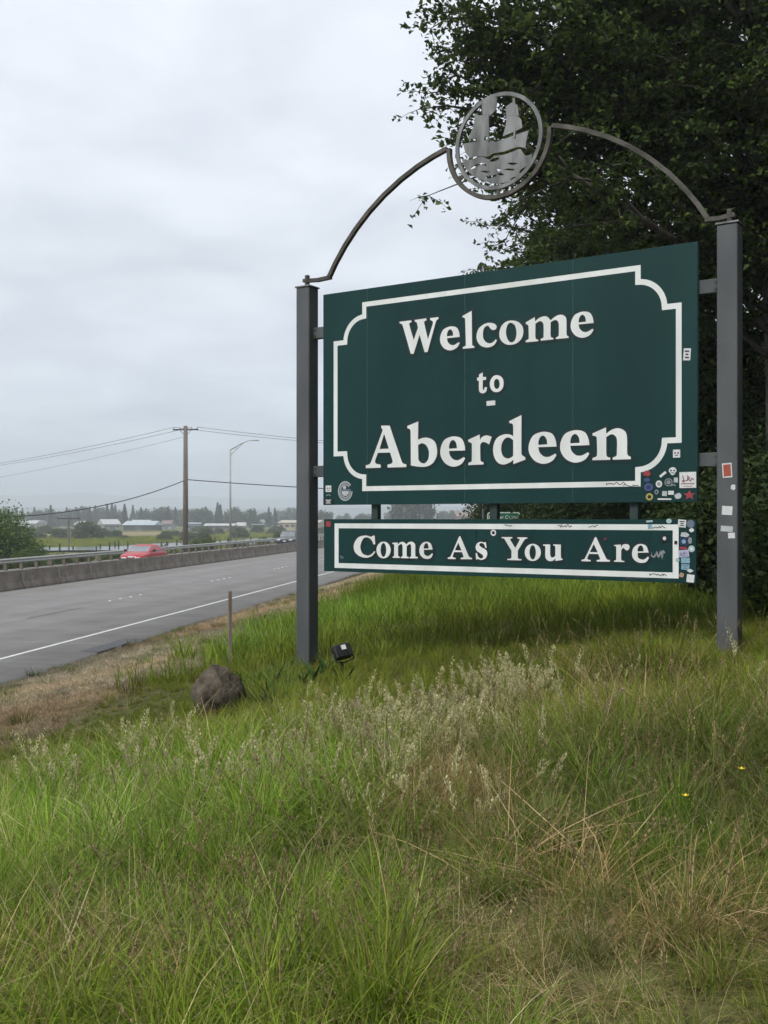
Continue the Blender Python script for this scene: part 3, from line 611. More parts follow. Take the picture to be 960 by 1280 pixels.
# ================================================================== ROAD
def strip(p0, p1, s0, s1, z, ds=4.0, dp=None):
    sv = np.arange(s0, s1 + ds, ds); pv = np.array([p0, p1]) if dp is None else np.arange(p0, p1 + dp, dp)
    A, B = np.meshgrid(pv, sv, indexing='ij')
    X = B * RD[0] + A * RN[0]; Y = B * RD[1] + A * RN[1]
    i = np.arange(A.size).reshape(A.shape)
    F = np.stack([i[:-1, :-1], i[:-1, 1:], i[1:, 1:], i[1:, :-1]], -1).reshape(-1, 4)
    return np.stack([X, Y, np.full_like(X, z)], -1), F
def asphalt():
    m = bpy.data.materials.new("asphalt"); m.use_nodes = True; n = m.node_tree
    b = n.nodes['Principled BSDF']; b.inputs['Roughness'].default_value = .82; b.inputs['Specular IOR Level'].default_value = .3
    t = n.nodes.new("ShaderNodeTexCoord")
    mp = n.nodes.new("ShaderNodeMapping"); mp.inputs['Rotation'].default_value = (0, 0, ROAD_A)   # x across, y along
    n.links.new(t.outputs['Object'], mp.inputs[0])
    st = n.nodes.new("ShaderNodeMapping"); st.inputs['Scale'].default_value = (1.3, .010, 1)
    n.links.new(mp.outputs[0], st.inputs[0])
    a = n.nodes.new("ShaderNodeTexNoise"); a.inputs['Scale'].default_value = 1.1; a.inputs['Detail'].default_value = 4
    n.links.new(st.outputs[0], a.inputs['Vector'])
    c = n.nodes.new("ShaderNodeTexNoise"); c.inputs['Scale'].default_value = 35; c.inputs['Detail'].default_value = 6
    n.links.new(mp.outputs[0], c.inputs['Vector'])
    d = n.nodes.new("ShaderNodeTexNoise"); d.inputs['Scale'].default_value = .6; d.inputs['Detail'].default_value = 7
    n.links.new(mp.outputs[0], d.inputs['Vector'])
    s1 = n.nodes.new("ShaderNodeMath"); s1.operation = 'MULTIPLY_ADD'; s1.inputs[1].default_value = .9
    n.links.new(a.outputs[0], s1.inputs[0]); n.links.new(d.outputs[0], s1.inputs[2])
    s2 = n.nodes.new("ShaderNodeMath"); s2.operation = 'MULTIPLY_ADD'; s2.inputs[1].default_value = .45
    n.links.new(c.outputs[0], s2.inputs[0]); n.links.new(s1.outputs[0], s2.inputs[2])
    r = n.nodes.new("ShaderNodeValToRGB")
    r.color_ramp.elements[0].position = .44; r.color_ramp.elements[0].color = (.158, .148, .142, 1)
    r.color_ramp.elements[1].position = .86; r.color_ramp.elements[1].color = (.25, .245, .235, 1)
    dv = n.nodes.new("ShaderNodeMath"); dv.operation = 'DIVIDE'; dv.inputs[1].default_value = 1.85
    n.links.new(s2.outputs[0], dv.inputs[0]); n.links.new(dv.outputs[0], r.inputs[0])
    n.links.new(r.outputs[0], b.inputs['Base Color'])
    bp = n.nodes.new("ShaderNodeBump"); bp.inputs['Strength'].default_value = .25; bp.inputs['Distance'].default_value = .01
    n.links.new(c.outputs[0], bp.inputs['Height']); n.links.new(bp.outputs[0], b.inputs['Normal'])
    return m
# pavement with a ragged edge along the verge
sv = np.arange(-60, 1500, .35)
sv = np.concatenate([np.arange(-60, 90, .3), np.arange(90, 1500, 6)])
rgn = np.random.default_rng(8)
edge = 9.85 + .10 * np.sin(sv * .7) * np.sin(sv * .23 + 1) + .05 * rgn.standard_normal(len(sv))
rowsV = []
for pv, zz in ((edge, -.09), (edge + .03, 0.0), (np.full_like(sv, 15.5), 0.0), (np.full_like(sv, 31.2), 0.0), (np.full_like(sv, 31.25), -.14)):
    rowsV.append(np.stack([sv * RD[0] + pv * RN[0], sv * RD[1] + pv * RN[1], np.full_like(sv, zz)], -1))
Vr = np.concatenate(rowsV); n_ = len(sv); ii = np.arange(5 * n_).reshape(5, n_)
Fr = np.stack([ii[:-1, :-1], ii[:-1, 1:], ii[1:, 1:], ii[1:, :-1]], -1).reshape(-1, 4)
road = link("road", np_mesh("road", Vr, Fr, asphalt())); tag(road, kind="structure")
mpaint = mat("road_paint", (.52, .52, .50), (.70, .70, .68), scale=6, rough=.6, stretch=(1, 1, 1))
V, F = strip(11.43, 11.55, -40, 900, .005); link("edge_line", np_mesh("edge_line", V, F, mpaint), road)
V, F = strip(20.75, 20.85, -40, 900, .005); link("edge_line", np_mesh("edge_line", V, F, mat("worn_yellow", (.20, .17, .10), (.28, .23, .11), scale=2)), road)
V, F = strip(23.35, 23.47, -40, 900, .005); link("edge_line", np_mesh("edge_line", V, F, mpaint), road)
V, F = strip(29.4, 29.52, -40, 900, .005); link("edge_line", np_mesh("edge_line", V, F, mpaint), road)
mtar = mat("tar_seal", (.028, .028, .028), (.045, .045, .045), scale=5, rough=.55)
V, F = strip(15.30, 15.36, 29.6, 33.6, .006, ds=.5); link("tar_seam", np_mesh("tar_seam", V, F, mtar), road)
V, F = strip(15.36, 15.42, 70.6, 74.0, .006, ds=.5); link("tar_seam", np_mesh("tar_seam", V, F, mtar), road)
V, F = strip(9.86, 10.35, 22.4, 25.0, .006, ds=.3); link("tar_patch", np_mesh("tar_patch", V, F, mtar), road)
rc_ = random.Random(15)
for k in range(16):
    s_0 = rc_.uniform(20, 75); p_0 = rc_.uniform(12, 20); ln_ = rc_.uniform(2, 9); tr_ = rc_.random() < .45
    pts = []
    for j in range(12):
        t = j / 11; wob = rc_.uniform(-.06, .06)
        pts.append(W(p_0 + (t * min(ln_, 3.4) if tr_ else wob), s_0 + (wob if tr_ else t * ln_)))
    V = []; 
    for j, q in enumerate(pts):
        hw = rc_.uniform(.006, .016); d_ = (RD if tr_ else RN)
        V += [(q[0] - d_[0] * hw, q[1] - d_[1] * hw, .0055), (q[0] + d_[0] * hw, q[1] + d_[1] * hw, .0055)]
    F = [(2 * j, 2 * j + 1, 2 * j + 3, 2 * j + 2) for j in range(11)]
    link("sealed_crack", np_mesh("sealed_crack", V, F, mtar), road)
dm = MB()
rings_ = []
for h_, r_ in ((0, .055), (.012, .05), (.02, .03)):
    rings_.append([(r_ * math.cos(2 * math.pi * k / 8), r_ * math.sin(2 * math.pi * k / 8), h_) for k in range(8)])
dm.loft(rings_)
first = None
mdot = mat("ceramic_white", (.62, .62, .60), (.75, .75, .72), scale=9, rough=.35)
for g in range(12):
    s0 = 24.2 + g * 12.19
    for k in range(4):
        x, y, _ = W(15.58, s0 + k * 1.0)
        if first is None:
            first = dm.build("lane_dot", mdot, road, (x, y, .001))
        else:
            o = first.copy(); COL.objects.link(o); o.location = (x, y, .001)

# ------------------------------------------------------------------ concrete median barrier, one object per cast segment
mcon = mat("barrier_concrete", (.115, .095, .075), (.20, .175, .145), scale=1.6, rough=.9, bump=.35, bscale=30, detail=8, wear=((.055, .046, .038), 2.6, .56))
SEG = 3.47
prof = [(-.30, 0), (-.30, .075), (-.18, .33), (-.085, .79), (-.07, .81), (.07, .81), (.085, .79), (.18, .33), (.30, .075), (.30, 0)]
bm_ = MB()
bm_.loft([[(x, -SEG / 2 + .035, z * .995) for x, z in prof], [(x, -SEG / 2 + .05, z) for x, z in prof],
          [(x, SEG / 2 - .05, z) for x, z in prof], [(x, SEG / 2 - .035, z * .995) for x, z in prof]])
slot = MB().box(-.305, -.35, .0, -.27, .35, .055)
seg0 = None
for k in range(34):
    s = 42.2 - SEG / 2 + (k - 9) * SEG
    x, y, _ = W(22.26, s)
    if seg0 is None:
        seg0 = bm_.build("concrete_barrier", mcon, None, (x, y, .002), -ROAD_A)
        tag(seg0, "precast brown-grey concrete median barrier segment between the carriageways", "barrier", "barrier segments along the median")
    else:
        o = seg0.copy(); COL.objects.link(o); o.location = (x, y, .002 - .008 * rg.random()); o.rotation_euler = (0, 0, -ROAD_A + rg.uniform(-.004, .004))

# ------------------------------------------------------------------ steel guardrail beyond the far lanes
mgal = mat("galvanised_steel", (.30, .31, .29), (.40, .40, .37), scale=5, rough=.55, metal=.25)
mwood = mat("weathered_wood", (.09, .07, .05), (.17, .135, .10), scale=5, rough=.9, bump=.3, stretch=(1, 1, .15))
gx, gy, _ = W(30.7, 40)
rail = empty("guardrail", (gx, gy, -.05), -ROAD_A)
tag(rail, "long galvanised W-beam guardrail on timber posts above the marsh", "guardrail")
wp = [(0, .76), (-.05, .73), (-.08, .69), (-.05, .65), (-.01, .61), (-.05, .57), (-.08, .53), (-.05, .49), (0, .46)]
prof2 = [(x, z) for x, z in wp] + [(x + .012, z) for x, z in reversed(wp)]
g_ = MB()
g_.loft([[(.18 - x, y, z) for x, z in prof2] for y in (-30, 0, 60, 130, 220)])
g_.build("rail_beam", mgal, rail)
pb = MB().box(-.1, -.08, -.5, .1, .08, .72, .01)
pb.box(.1, -.06, .46, .185, .06, .72)
pf = None
for k in range(110):
    if pf is None:
        pf = pb.build("post", mwood, rail, (.0, -29 + k * 1.905, 0))
    else:
        o = pf.copy(); COL.objects.link(o); o.location = (0, -29 + k * 1.905, 0)

# ================================================================== POLES AND LINES
mpole = mat("pole_wood", (.12, .10, .082), (.20, .17, .14), scale=4, rough=.9, bump=.3, stretch=(1, 1, .08))
mins = mat("insulator", (.25, .24, .22), rough=.3)
mdark = mat("dark_iron", (.03, .03, .03), rough=.6)
def utility_pole(p, s, top, rad, arm_dir, label, lowz=None, arm=True):
    x, y, z = at(p, s)
    r = empty("utility_pole", (x, y, z)); h = top - z
    tag(r, label, "utility pole", "utility poles carrying the overhead lines")
    MB().tube([(0, 0, -.5), (0, 0, h * .5), (0, 0, h)], [rad * 1.15, rad, rad * .82], 12).build("shaft", mpole, r, smooth=True)
    if arm:
        c = math.cos(arm_dir); sn = math.sin(arm_dir)
        MB().tube([(-1.25 * c, -1.25 * sn, h - .35), (1.25 * c, 1.25 * sn, h - .35)], .075, 6).build("crossarm", mdark, r)
        for k in (-1.15, -.55, .6, 1.15):
            MB().tube([(k * c, k * sn, h - .28), (k * c, k * sn, h - .1)], [.05, .035], 6).build("insulator", mins, r)
        for k in (-.6, .6):
            MB().tube([(k * c, k * sn, h - .36), (0, 0, h - 1.0)], .025, 5).build("brace", mdark, r)
    return r, Vector((x, y, z)), h
A1 = math.atan2(-RD[0], RD[1])         # crossarms stand square to the road
PA = utility_pole(33, 94.8, 11.85, .235, A1, "tall brown wooden utility pole with a short crossarm, behind the guardrail")
PB = utility_pole(6.0, 110, 10.3, .17, A1, "slender wooden utility pole standing in the road verge beyond the welcome sign")
xC, yC = -77.8, 160.0
pC, sC = PS(xC, yC)
PC = utility_pole(pC, sC, 9.6, .17, A1, "wooden utility pole standing out in the marsh where the high lines lead")
pD, sD = PS(-28.8, 78.0)
PD = utility_pole(pD, sD, 3.25, .12, 0, "short wooden anchor pole in the shrubs behind the guardrail", arm=False)
x, y, z = -56.3, 185.0, gz(-56.3, 185.0)
sp = empty("utility_pole", (x, y, z)); tag(sp, "small dark pole with a wide plain crossarm standing at the water's edge", "utility pole", "utility poles carrying the overhead lines")
MB().tube([(0, 0, -.4), (0, 0, 3.25 - z)], [.19, .15], 10).build("shaft", mpole, sp)
MB().tube([(-1.9, -.5, 3.02 - z), (1.9, .5, 3.02 - z)], .10, 6).build("crossarm", mdark, sp)
mwire = mat("wire", (.035, .035, .04), rough=.5)
mwire2 = mat("wire_aluminium", (.13, .135, .14), rough=.5)
def cable(a, b, sag, rad, label, m):
    a = Vector(a); b = Vector(b); n = 26
    pts = [a.lerp(b, k / n) - Vector((0, 0, sag * 4 * (k / n) * (1 - k / n))) for k in range(n + 1)]
    o = MB().tube(pts, rad, 5).build("overhead_cable", m)
    tag(o, label, "cable", "overhead lines")
cA, sA = math.cos(A1), math.sin(A1)
def armpt(P, k, dz):
    return P[1] + Vector((k * cA, k * sA, P[2] + dz))
for k, dz in ((-1.15, -.12), (.6, -.12)):
    cable(armpt(PA, k, dz), armpt(PC, k, dz), .9, .022, "thin grey line from the tall wooden pole across the marsh", mwire2)
cable(armpt(PA, 0, -1.0), armpt(PC, 0, -2.6), .8, .016, "lower thin grey line sagging away from the tall pole over the marsh", mwire2)
for k, dz in ((-1.15, -.12), (1.15, -.12)):
    cable(armpt(PA, k, dz), armpt(PB, k, dz), .35, .022, "thin grey line from the tall wooden pole across the road", mwire2)
cable(armpt(PA, 0, -5.15), armpt(PD, 0, -.1), .75, .045, "thick black cable dropping from the tall pole to the shrubs", mwire)
cable(armpt(PA, 0, -5.1), armpt(PB, 0, -4.6), .25, .045, "thick black cable from the tall pole across the road", mwire)

# ------------------------------------------------------------------ street lights
def street_light(p, s, bend, tip, length, dirv, label, rad=.11):
    x, y, z = at(p, s)
    r = empty("street_light", (x, y, z)); tag(r, label, "street light", "street lights along the highway")
    b = bend - z; t = tip - z
    MB().tube([(0, 0, -.2), (0, 0, b)], [rad * 1.15, rad * .75], 10).build("pole", mgal, r, smooth=True)
    MB().box(-.2, -.2, -.1, .2, .2, .06).build("base_plate", mgal, r)
    d = Vector((dirv[0], dirv[1], 0))
    e = d * length
    MB().tube([(0, 0, b - .05), d * (length * .45) + Vector((0, 0, b + (t - b) * .62)), d * (length * .8) + Vector((0, 0, t)), e + Vector((0, 0, t + .02))], [.06, .055, .045, .04], 7).build("arm", mgal, r, smooth=True)
    MB().tube([(0, 0, b - .6), d * (length * .62) + Vector((0, 0, b + (t - b) * .82))], .035, 6).build("lower_arm", mgal, r)
    MB().tube([d * (length * .26) + Vector((0, 0, b - .33 + (t - b) * .35)), d * (length * .26) + Vector((0, 0, b + (t - b) * .38))], .025, 5).build("strut", mgal, r)
    h = MB(); n = d.cross(Vector((0, 0, 1)))
    rr = []
    for k, (q, wd, hh) in enumerate(((-.1, .03, .03), (.05, .1, .06), (.45, .17, .08), (.7, .1, .05), (.76, .02, .02))):
        c = e + d * q + Vector((0, 0, t + .02))
        rr.append([c + n * (wd * math.cos(a)) + Vector((0, 0, hh * math.sin(a))) for a in [2 * math.pi * i / 8 for i in range(8)]])
    h.loft(rr); h.build("lamp_head", mgal, r, smooth=True)
street_light(33, 109.4, 10.55, 11.5, 2.5, (RD[1], -RD[0]), "tall grey street light reaching over the guardrail toward the road")

# ================================================================== WELCOME SIGN
SGZ = 1.33
U = Vector((3.635, -2.316, 0)).normalized()
sign = empty("welcome_sign", (-.704, 12.0, SGZ), math.atan2(U.y, U.x))
tag(sign, "large green welcome sign on two grey steel posts with an iron arch and ship emblem", "sign")
def paint(name, c1, c2, rough=.45, scale=1.5, bump=.05, streak=True, wear=None):
    return mat(name, c1, c2, scale=scale, rough=rough, bump=bump, bscale=60, stretch=(1, 1, .22) if streak else None, spec=.22, wear=wear)
mgreen = paint("sign_green", (.0034, .033, .032), (.0060, .042, .040), rough=.5, wear=((.012, .040, .039), 2.6, .60))
mback = mat("sign_back", (.16, .17, .16), rough=.7)
mwhite = paint("sign_white", (.68, .70, .67), (.80, .82, .80), rough=.5, scale=4, wear=((.50, .52, .48), 6, .62))
mblack = mat("letter_black", (.008, .018, .02), rough=.5)
msteel = mat("post_steel", (.074, .081, .085), (.112, .120, .124), scale=2.2, rough=.55, metal=.15, bump=.12, bscale=40, detail=8, stretch=(1, 1, .4), wear=((.055, .045, .035), 7.0, .62))
miron = mat("arch_iron", (.055, .052, .045), (.13, .12, .10), scale=6, rough=.7, metal=.35, bump=.3, bscale=50, detail=8, wear=((.15, .07, .03), 5, .60))
mplate = mat("emblem_plate", (.12, .123, .12), (.27, .275, .27), scale=7, rough=.55, metal=.45, bump=.2, bscale=30, detail=8, stretch=(1, 1, .3))
def L(z): return z - SGZ
# posts with caps
for x0, x1, zb in ((-.372, -.184, 1.0), (4.494, 4.682, 1.45)):
    po = MB().box(x0, -.03, L(zb), x1, .158, L(5.755), .008).build("post", msteel, sign)
    MB().box(x0 - .012, -.042, L(5.757), x1 + .012, .17, L(5.775), .003).build("cap_plate", mplate, po)
    for zz in (5.22, 3.60):
        if x0 < 0:
            bx0, bx1 = x1 - .002, .05
        else:
            bx0, bx1 = 4.26, x0 + .002
        MB().box(bx0, .055, L(zz - .065), bx1, .135, L(zz + .065), .004).build("bracket", msteel, sign)
        for q in (-.035, .035):
            bxm = (x1 + .03) if x0 < 0 else (x0 - .03)
            MB().tube([(bxm, .056, L(zz + q)), (bxm, .044, L(zz + q))], .013, 6).build("bolt", miron, sign)
# stiffening rails behind the big board
for zz in (5.22, 3.60):
    MB().box(.06, .060, L(zz - .05), 4.25, .12, L(zz + .05)).build("back_rail", msteel, sign)
# the big board: four panels with fine open joints
board = MB().box(.002, .028, L(3.209), 4.308, .048, L(5.636)).build("board", mback, sign)
xs = [0, .611, 1.852, 3.071, 4.31]
for a, b in zip(xs[:-1], xs[1:]):
    MB().box(a + (.0022 if a else 0), 0, L(3.205), b - (.0022 if b < 4.3 else 0), .028, L(5.640), .0012).build("panel", mgreen, board)
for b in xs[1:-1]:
    ribbon(MB(), [(b, L(3.21)), (b, L(5.635))], .0065, -.0008, closed=False).build("edge_highlight", mat("edge_highlight_green", (.018, .06, .06), (.04, .09, .088), scale=9, rough=.6), board)  # paler green strips paint the highlights along the panel edges
# white line border with stepped round corners
def arc(cx, cz, r, a0, a1, n=10):
    return [(cx + r * math.cos(R(a0 + (a1 - a0) * k / n)), cz + r * math.sin(R(a0 + (a1 - a0) * k / n))) for k in range(n + 1)]
x0, x1, z0, z1, wd = .176, 4.134, 3.385, 5.464, .054
ex, ez = .395, .405; st = .135
path = []
def corner(cx, cz, sx, sz):
    # from the upright side to the level side
    pts = [(cx, cz - sz * ez), (cx + sx * st, cz - sz * ez)]
    r_x = ex - st; r_z = ez - st
    for k in range(1, 11):
        a = math.pi / 2 * k / 10
        pts.append((cx + sx * (st + r_x * (1 - math.cos(a))), cz - sz * (ez - r_z * math.sin(a))))
    pts += [(cx + sx * ex, cz)]
    return pts
path = corner(x0, z1, 1, 1) + list(reversed(corner(x1, z1, -1, 1))) + corner(x1, z0, -1, -1) + list(reversed(corner(x0, z0, 1, -1)))
bo = ribbon(MB(), [(x, L(z)) for x, z in path], wd, -.0016).build("border_line", mwhite, board)
# lettering
def letter(parent, g, x, z, w_, h_):
    cs = [spline([(x + q[0] * w_, L(z + q[1] * h_), q[2]) for q in c]) for c in GLYPHS[g]]
    o = plate(MB(), cs, -.009, .0035).build("letter", mwhite, parent)
    rb = MB()
    for c in cs:
        ribbon(rb, c, .042, -.0040)
    rb.build("outline", mblack, o)
for g, x, z, w_, h_ in (("g_W", 1.043, 4.852, .494, .37), ("g_e", 1.559, 4.851, .237, .252), ("g_l", 1.829, 4.851, .142, .393), ("g_c", 1.997, 4.842, .237, .255),
                        ("g_o", 2.263, 4.844, .272, .251), ("g_m", 2.562, 4.854, .468, .248), ("g_e", 3.055, 4.846, .237, .255),
                        ("g_t", 2.004, 4.364, .114, .219), ("g_o2", 2.153, 4.366, .158, .176),
                        ("g_A", .596, 3.614, .534, .471), ("g_b", 1.144, 3.612, .374, .496), ("g_e", 1.563, 3.606, .299, .318), ("g_r", 1.898, 3.614, .277, .319),
                        ("g_d", 2.196, 3.609, .362, .502), ("g_e", 2.598, 3.607, .303, .320), ("g_e", 2.943, 3.609, .306, .319), ("g_n", 3.281, 3.623, .39, .319)):
    letter(board, g, x, z, w_, h_)
# the lower board on three hangers
lower = MB().box(.013, .025, L(2.445), 4.294, .042, L(3.037)).build("lower_board", mback, sign)
for a, b in ((.011, 1.99), (1.99, 4.296)):
    MB().box(a + (.0015 if a > 1 else 0), 0, L(2.441), b - (.0015 if b < 4 else 0), .025, L(3.041), .0012).build("panel", mgreen, lower)
ribbon(MB(), [(.19, L(2.51)), (4.105, L(2.51)), (4.105, L(2.965)), (.19, L(2.965))], .056, -.0016).build("border_line", mwhite, lower)
for g, xa, xb, za, zb in (("t_C", .438, .724, 2.607, 2.857), ("t_o", .74, .927, 2.605, 2.791), ("t_m", .951, 1.277, 2.612, 2.794), ("t_e", 1.298, 1.468, 2.610, 2.795),
                          ("t_A", 1.651, 1.942, 2.616, 2.860), ("t_s", 1.986, 2.123, 2.614, 2.804), ("t_Y", 2.289, 2.580, 2.619, 2.857), ("t_o", 2.552, 2.729, 2.615, 2.791),
                          ("t_u", 2.755, 2.967, 2.618, 2.788), ("t_A", 3.167, 3.460, 2.625, 2.865), ("t_r", 3.502, 3.658, 2.626, 2.801), ("t_e", 3.683, 3.851, 2.622, 2.803)):
    letter(lower, g, xa, za, xb - xa, zb - za)
for xa in (.632, 2.122, 3.638):
    MB().box(xa, .05, L(2.5), xa + .085, .125, L(3.55), .004).build("hanger", mat("hanger_green", (.014, .03, .028), (.03, .05, .045), scale=5, rough=.6), sign)
# arch
arch_pts = []
hd = [2.18, 2.08, 1.95, 1.80, 1.62, 1.42, 1.2, .98, .78, .61]
zc, rc = 4.615, 2.502
cxm = 2.215
def arch_side(sgn):
    pts = [(cxm + sgn * d, zc + math.sqrt(max(rc * rc - d * d, 0))) for d in hd]
    return pts
def bar(pts, w_, d_, y):
    """square bar bent in the XZ plane"""
    P = [Vector((p[0], 0, p[1])) for p in pts]; rings = []
    for i, p in enumerate(P):
        a = P[max(i - 1, 0)]; b = P[min(i + 1, len(P) - 1)]
        t = (b - a).normalized(); nrm = Vector((-t.z, 0, t.x))
        rings.append([p + nrm * w_ + Vector((0, y - d_, 0)), p + nrm * w_ + Vector((0, y + d_, 0)), p - nrm * w_ + Vector((0, y + d_, 0)), p - nrm * w_ + Vector((0, y - d_, 0))])
    return MB().loft(rings)
YA = .064
for sgn, px_ in ((-1, -.278), (1, 4.588)):
    pts = [(x, L(z)) for x, z in arch_side(sgn)]
    ar = bar(pts, .022, .026, YA).build("arch_bar", miron, sign)
    e0 = pts[0]
    bar([(e0[0] - sgn * .03, e0[1] + .004), ((e0[0] + px_) / 2, e0[1] - .005), (px_ + sgn * .05, e0[1] + .01)], .020, .026, YA).build("arch_foot", miron, sign)
    MB().box(px_ - .022, YA - .022, L(5.775), px_ + .022, YA + .022, e0[1] + .07, .004).build("arch_stub", miron, sign)
# cradle ring under the emblem
cz0 = 7.005
a0 = math.degrees(math.atan2(.02, .61))
bar([(cxm + .585 * math.cos(R(t)), L(cz0) + .585 * math.sin(R(t))) for t in np.linspace(180 - 3, 360 + 3, 30)], .022, .028, YA).build("cradle_ring", miron, sign)
emb = None
circ = lambda r, n=56: [(cxm + r * math.cos(2 * math.pi * k / n), L(cz0) + r * math.sin(2 * math.pi * k / n)) for k in range(n)]
emb = plate(MB(), [circ(.505), circ(.466)], YA - .014, .026).build("emblem", mplate, sign)
emb["label"] = "round cut-out plate of a sailing ship on waves"
for k, sh in enumerate(EMBLEM):
    cs = [spline([(cxm + q[0] * .97, L(cz0) + q[1] * .97, q[2]) for q in c], 4) for c in sh]
    # pieces overlap slightly like cut sheet welded together: each a hair apart in depth
    plate(MB(), cs, YA - .008 - .0022 * k, .012).build(["wave_plate", "hull", "sail", "sail", "sail", "sail", "mast", "mast", "mast"][k], mplate, emb)
for t in (215, 270, 325):
    bar([(cxm + q * math.cos(R(t)), L(cz0) + q * math.sin(R(t))) for q in (.50, .575)], .018, .01, YA).build("spacer", miron, emb)
# stickers
SCOL = dict(white=(.72, .73, .72), pale=(.52, .55, .56), grey=(.28, .30, .31), black=(.012, .012, .014), red=(.34, .05, .06), maroon=(.22, .02, .05), blue=(.05, .08, .22),
            navy=(.02, .035, .10), indigo=(.07, .09, .24), slate=(.14, .18, .24), yellow=(.45, .38, .10), sky=(.24, .42, .52), mint=(.40, .55, .54), lilac=(.48, .47, .62), tan=(.45, .30, .18), orange=(.40, .09, .05))
def smat(c):
    a = SCOL[c]
    return mat("sticker_" + c, tuple(v * .85 for v in a), a, scale=40, rough=.5)
def outline(kind, x, z, w_, h_, rot=0, seed=0):
    rr = random.Random(seed); pts = []
    if kind in ('rect', 'slash', 'face'):
        if kind == 'slash':
            a = R(38); return [(x + u * math.cos(a) * h_ * .6 - v * math.sin(a) * .012, z + u * math.sin(a) * h_ * .6 + v * math.cos(a) * .012) for u, v in ((-1, -1), (1, -1), (1, 1), (-1, 1))]
        c, s_ = math.cos(rot), math.sin(rot)
        return [(x + c * u * w_ / 2 - s_ * v * h_ / 2, z + s_ * u * w_ / 2 + c * v * h_ / 2) for u, v in ((-1, -1), (1, -1), (1, 1), (-1, 1))]
    if kind == 'diamond':
        return [(x - w_ / 2, z), (x, z - h_ / 2), (x + w_ / 2, z), (x, z + h_ / 2)]
    if kind == 'star':
        return [(x + math.cos(R(90 + 36 * k)) * (w_ / 2 if k % 2 == 0 else w_ / 4.6), z + math.sin(R(90 + 36 * k)) * (h_ / 2 if k % 2 == 0 else h_ / 4.6)) for k in range(10)]
    if kind == 'burst':
        n = 14; return [(x + math.cos(2 * math.pi * k / n) * w_ / 2 * rr.uniform(.68, 1.05), z + math.sin(2 * math.pi * k / n) * h_ / 2 * rr.uniform(.68, 1.05)) for k in range(n)]
    if kind == 'crescent':
        up = [(x + math.cos(R(a)) * w_ / 2, z + math.sin(R(a)) * h_ * .7) for a in range(0, 181, 20)]
        return up + [(x + math.cos(R(a)) * w_ / 3.2, z + math.sin(R(a)) * h_ * .35) for a in range(180, -1, -20)]
    if kind == 'skull':
        return [(x + math.cos(R(a)) * w_ / 2 * (1 if math.sin(R(a)) > -.3 else .72), z + math.sin(R(a)) * h_ / 2) for a in range(0, 360, 20)]
    n = 20
    return [(x + math.cos(2 * math.pi * k / n) * w_ / 2, z + math.sin(2 * math.pi * k / n) * h_ / 2) for k in range(n)]
def sticker(parent, y, sd, kind, x, z, w_, h_, col, mark):
    lz = L(z); rot = random.Random(sd * 7 + 1).uniform(-.10, .10) if kind == 'rect' else 0
    rings = [outline(kind, x, lz, w_, h_, rot, sd)]
    if kind == 'ring':
        rings.append(outline('disc', x, lz, w_ * .78, h_ * .78))
    o = plate(MB(), rings, y - .0012, .0010).build("sticker", smat(col), parent)
    y2 = y - .0020
    def m_(shape, c):
        plate(MB(), [shape], y2, .0006).build("print", smat(c), o)
    if kind in ('face', 'skull'):
        for sx in (-1, 1):
            m_(outline('disc', x + sx * w_ * .2, lz + h_ * .08, w_ * .24, h_ * .22), 'black')
        m_(outline('rect', x, lz - h_ * .22, w_ * .42, h_ * .10), 'black')
    if mark != '-':
        k, c = mark.split('_')
        if k == 'dot':
            m_(outline('disc', x, lz, w_ * .52, h_ * .52), c)
        elif k == 'panel':
            m_(outline('rect', x, lz, w_ * .78, h_ * .82, rot), c)
        elif k == 'bars':
            for j, q in enumerate((.26, .0, -.26)):
                m_(outline('rect', x, lz + q * h_, w_ * (.62, .4, .55)[j], h_ * .13, rot), c)
        elif k == 'script':
            zz = [(x - w_ * .30, lz + h_ * .28), (x - w_ * .22, lz - .02), (x - w_ * .34, lz - h_ * .05), (x - w_ * .02, lz - h_ * .05), (x, lz + h_ * .25), (x + w_ * .12, lz + h_ * .12), (x + w_ * .02, lz + h_ * .05), (x + w_ * .16, lz - h_ * .06), (x + w_ * .26, lz + h_ * .1), (x + w_ * .36, lz)]
            ribbon(MB(), zz, w_ * .055, y2, closed=False).build("print", smat(c), o)
            ribbon(MB(), [(x - w_ * .4 + w_ * .8 * j / 14, lz - h_ * (.27 if j % 2 else .20)) for j in range(15)], w_ * .035, y2, closed=False).build("print", smat(c), o)
            m_(outline('rect', x, lz - h_ * .4, w_ * .5, h_ * .03), c)
    return o
for k, q in enumerate(STICKERS):
    on_upper = q[2] > 3.1
    on_border = q[0] != '' and ((not on_upper and (abs(q[2] - 2.965) < .05 or abs(q[1] - 4.105) < .05)))
    sticker(board if on_upper else lower, -.0045 - .0016 * (k % 3), k, *q)
for k, q in enumerate(POST_STICKERS):
    sticker(po, -.031, 90 + k, *q)
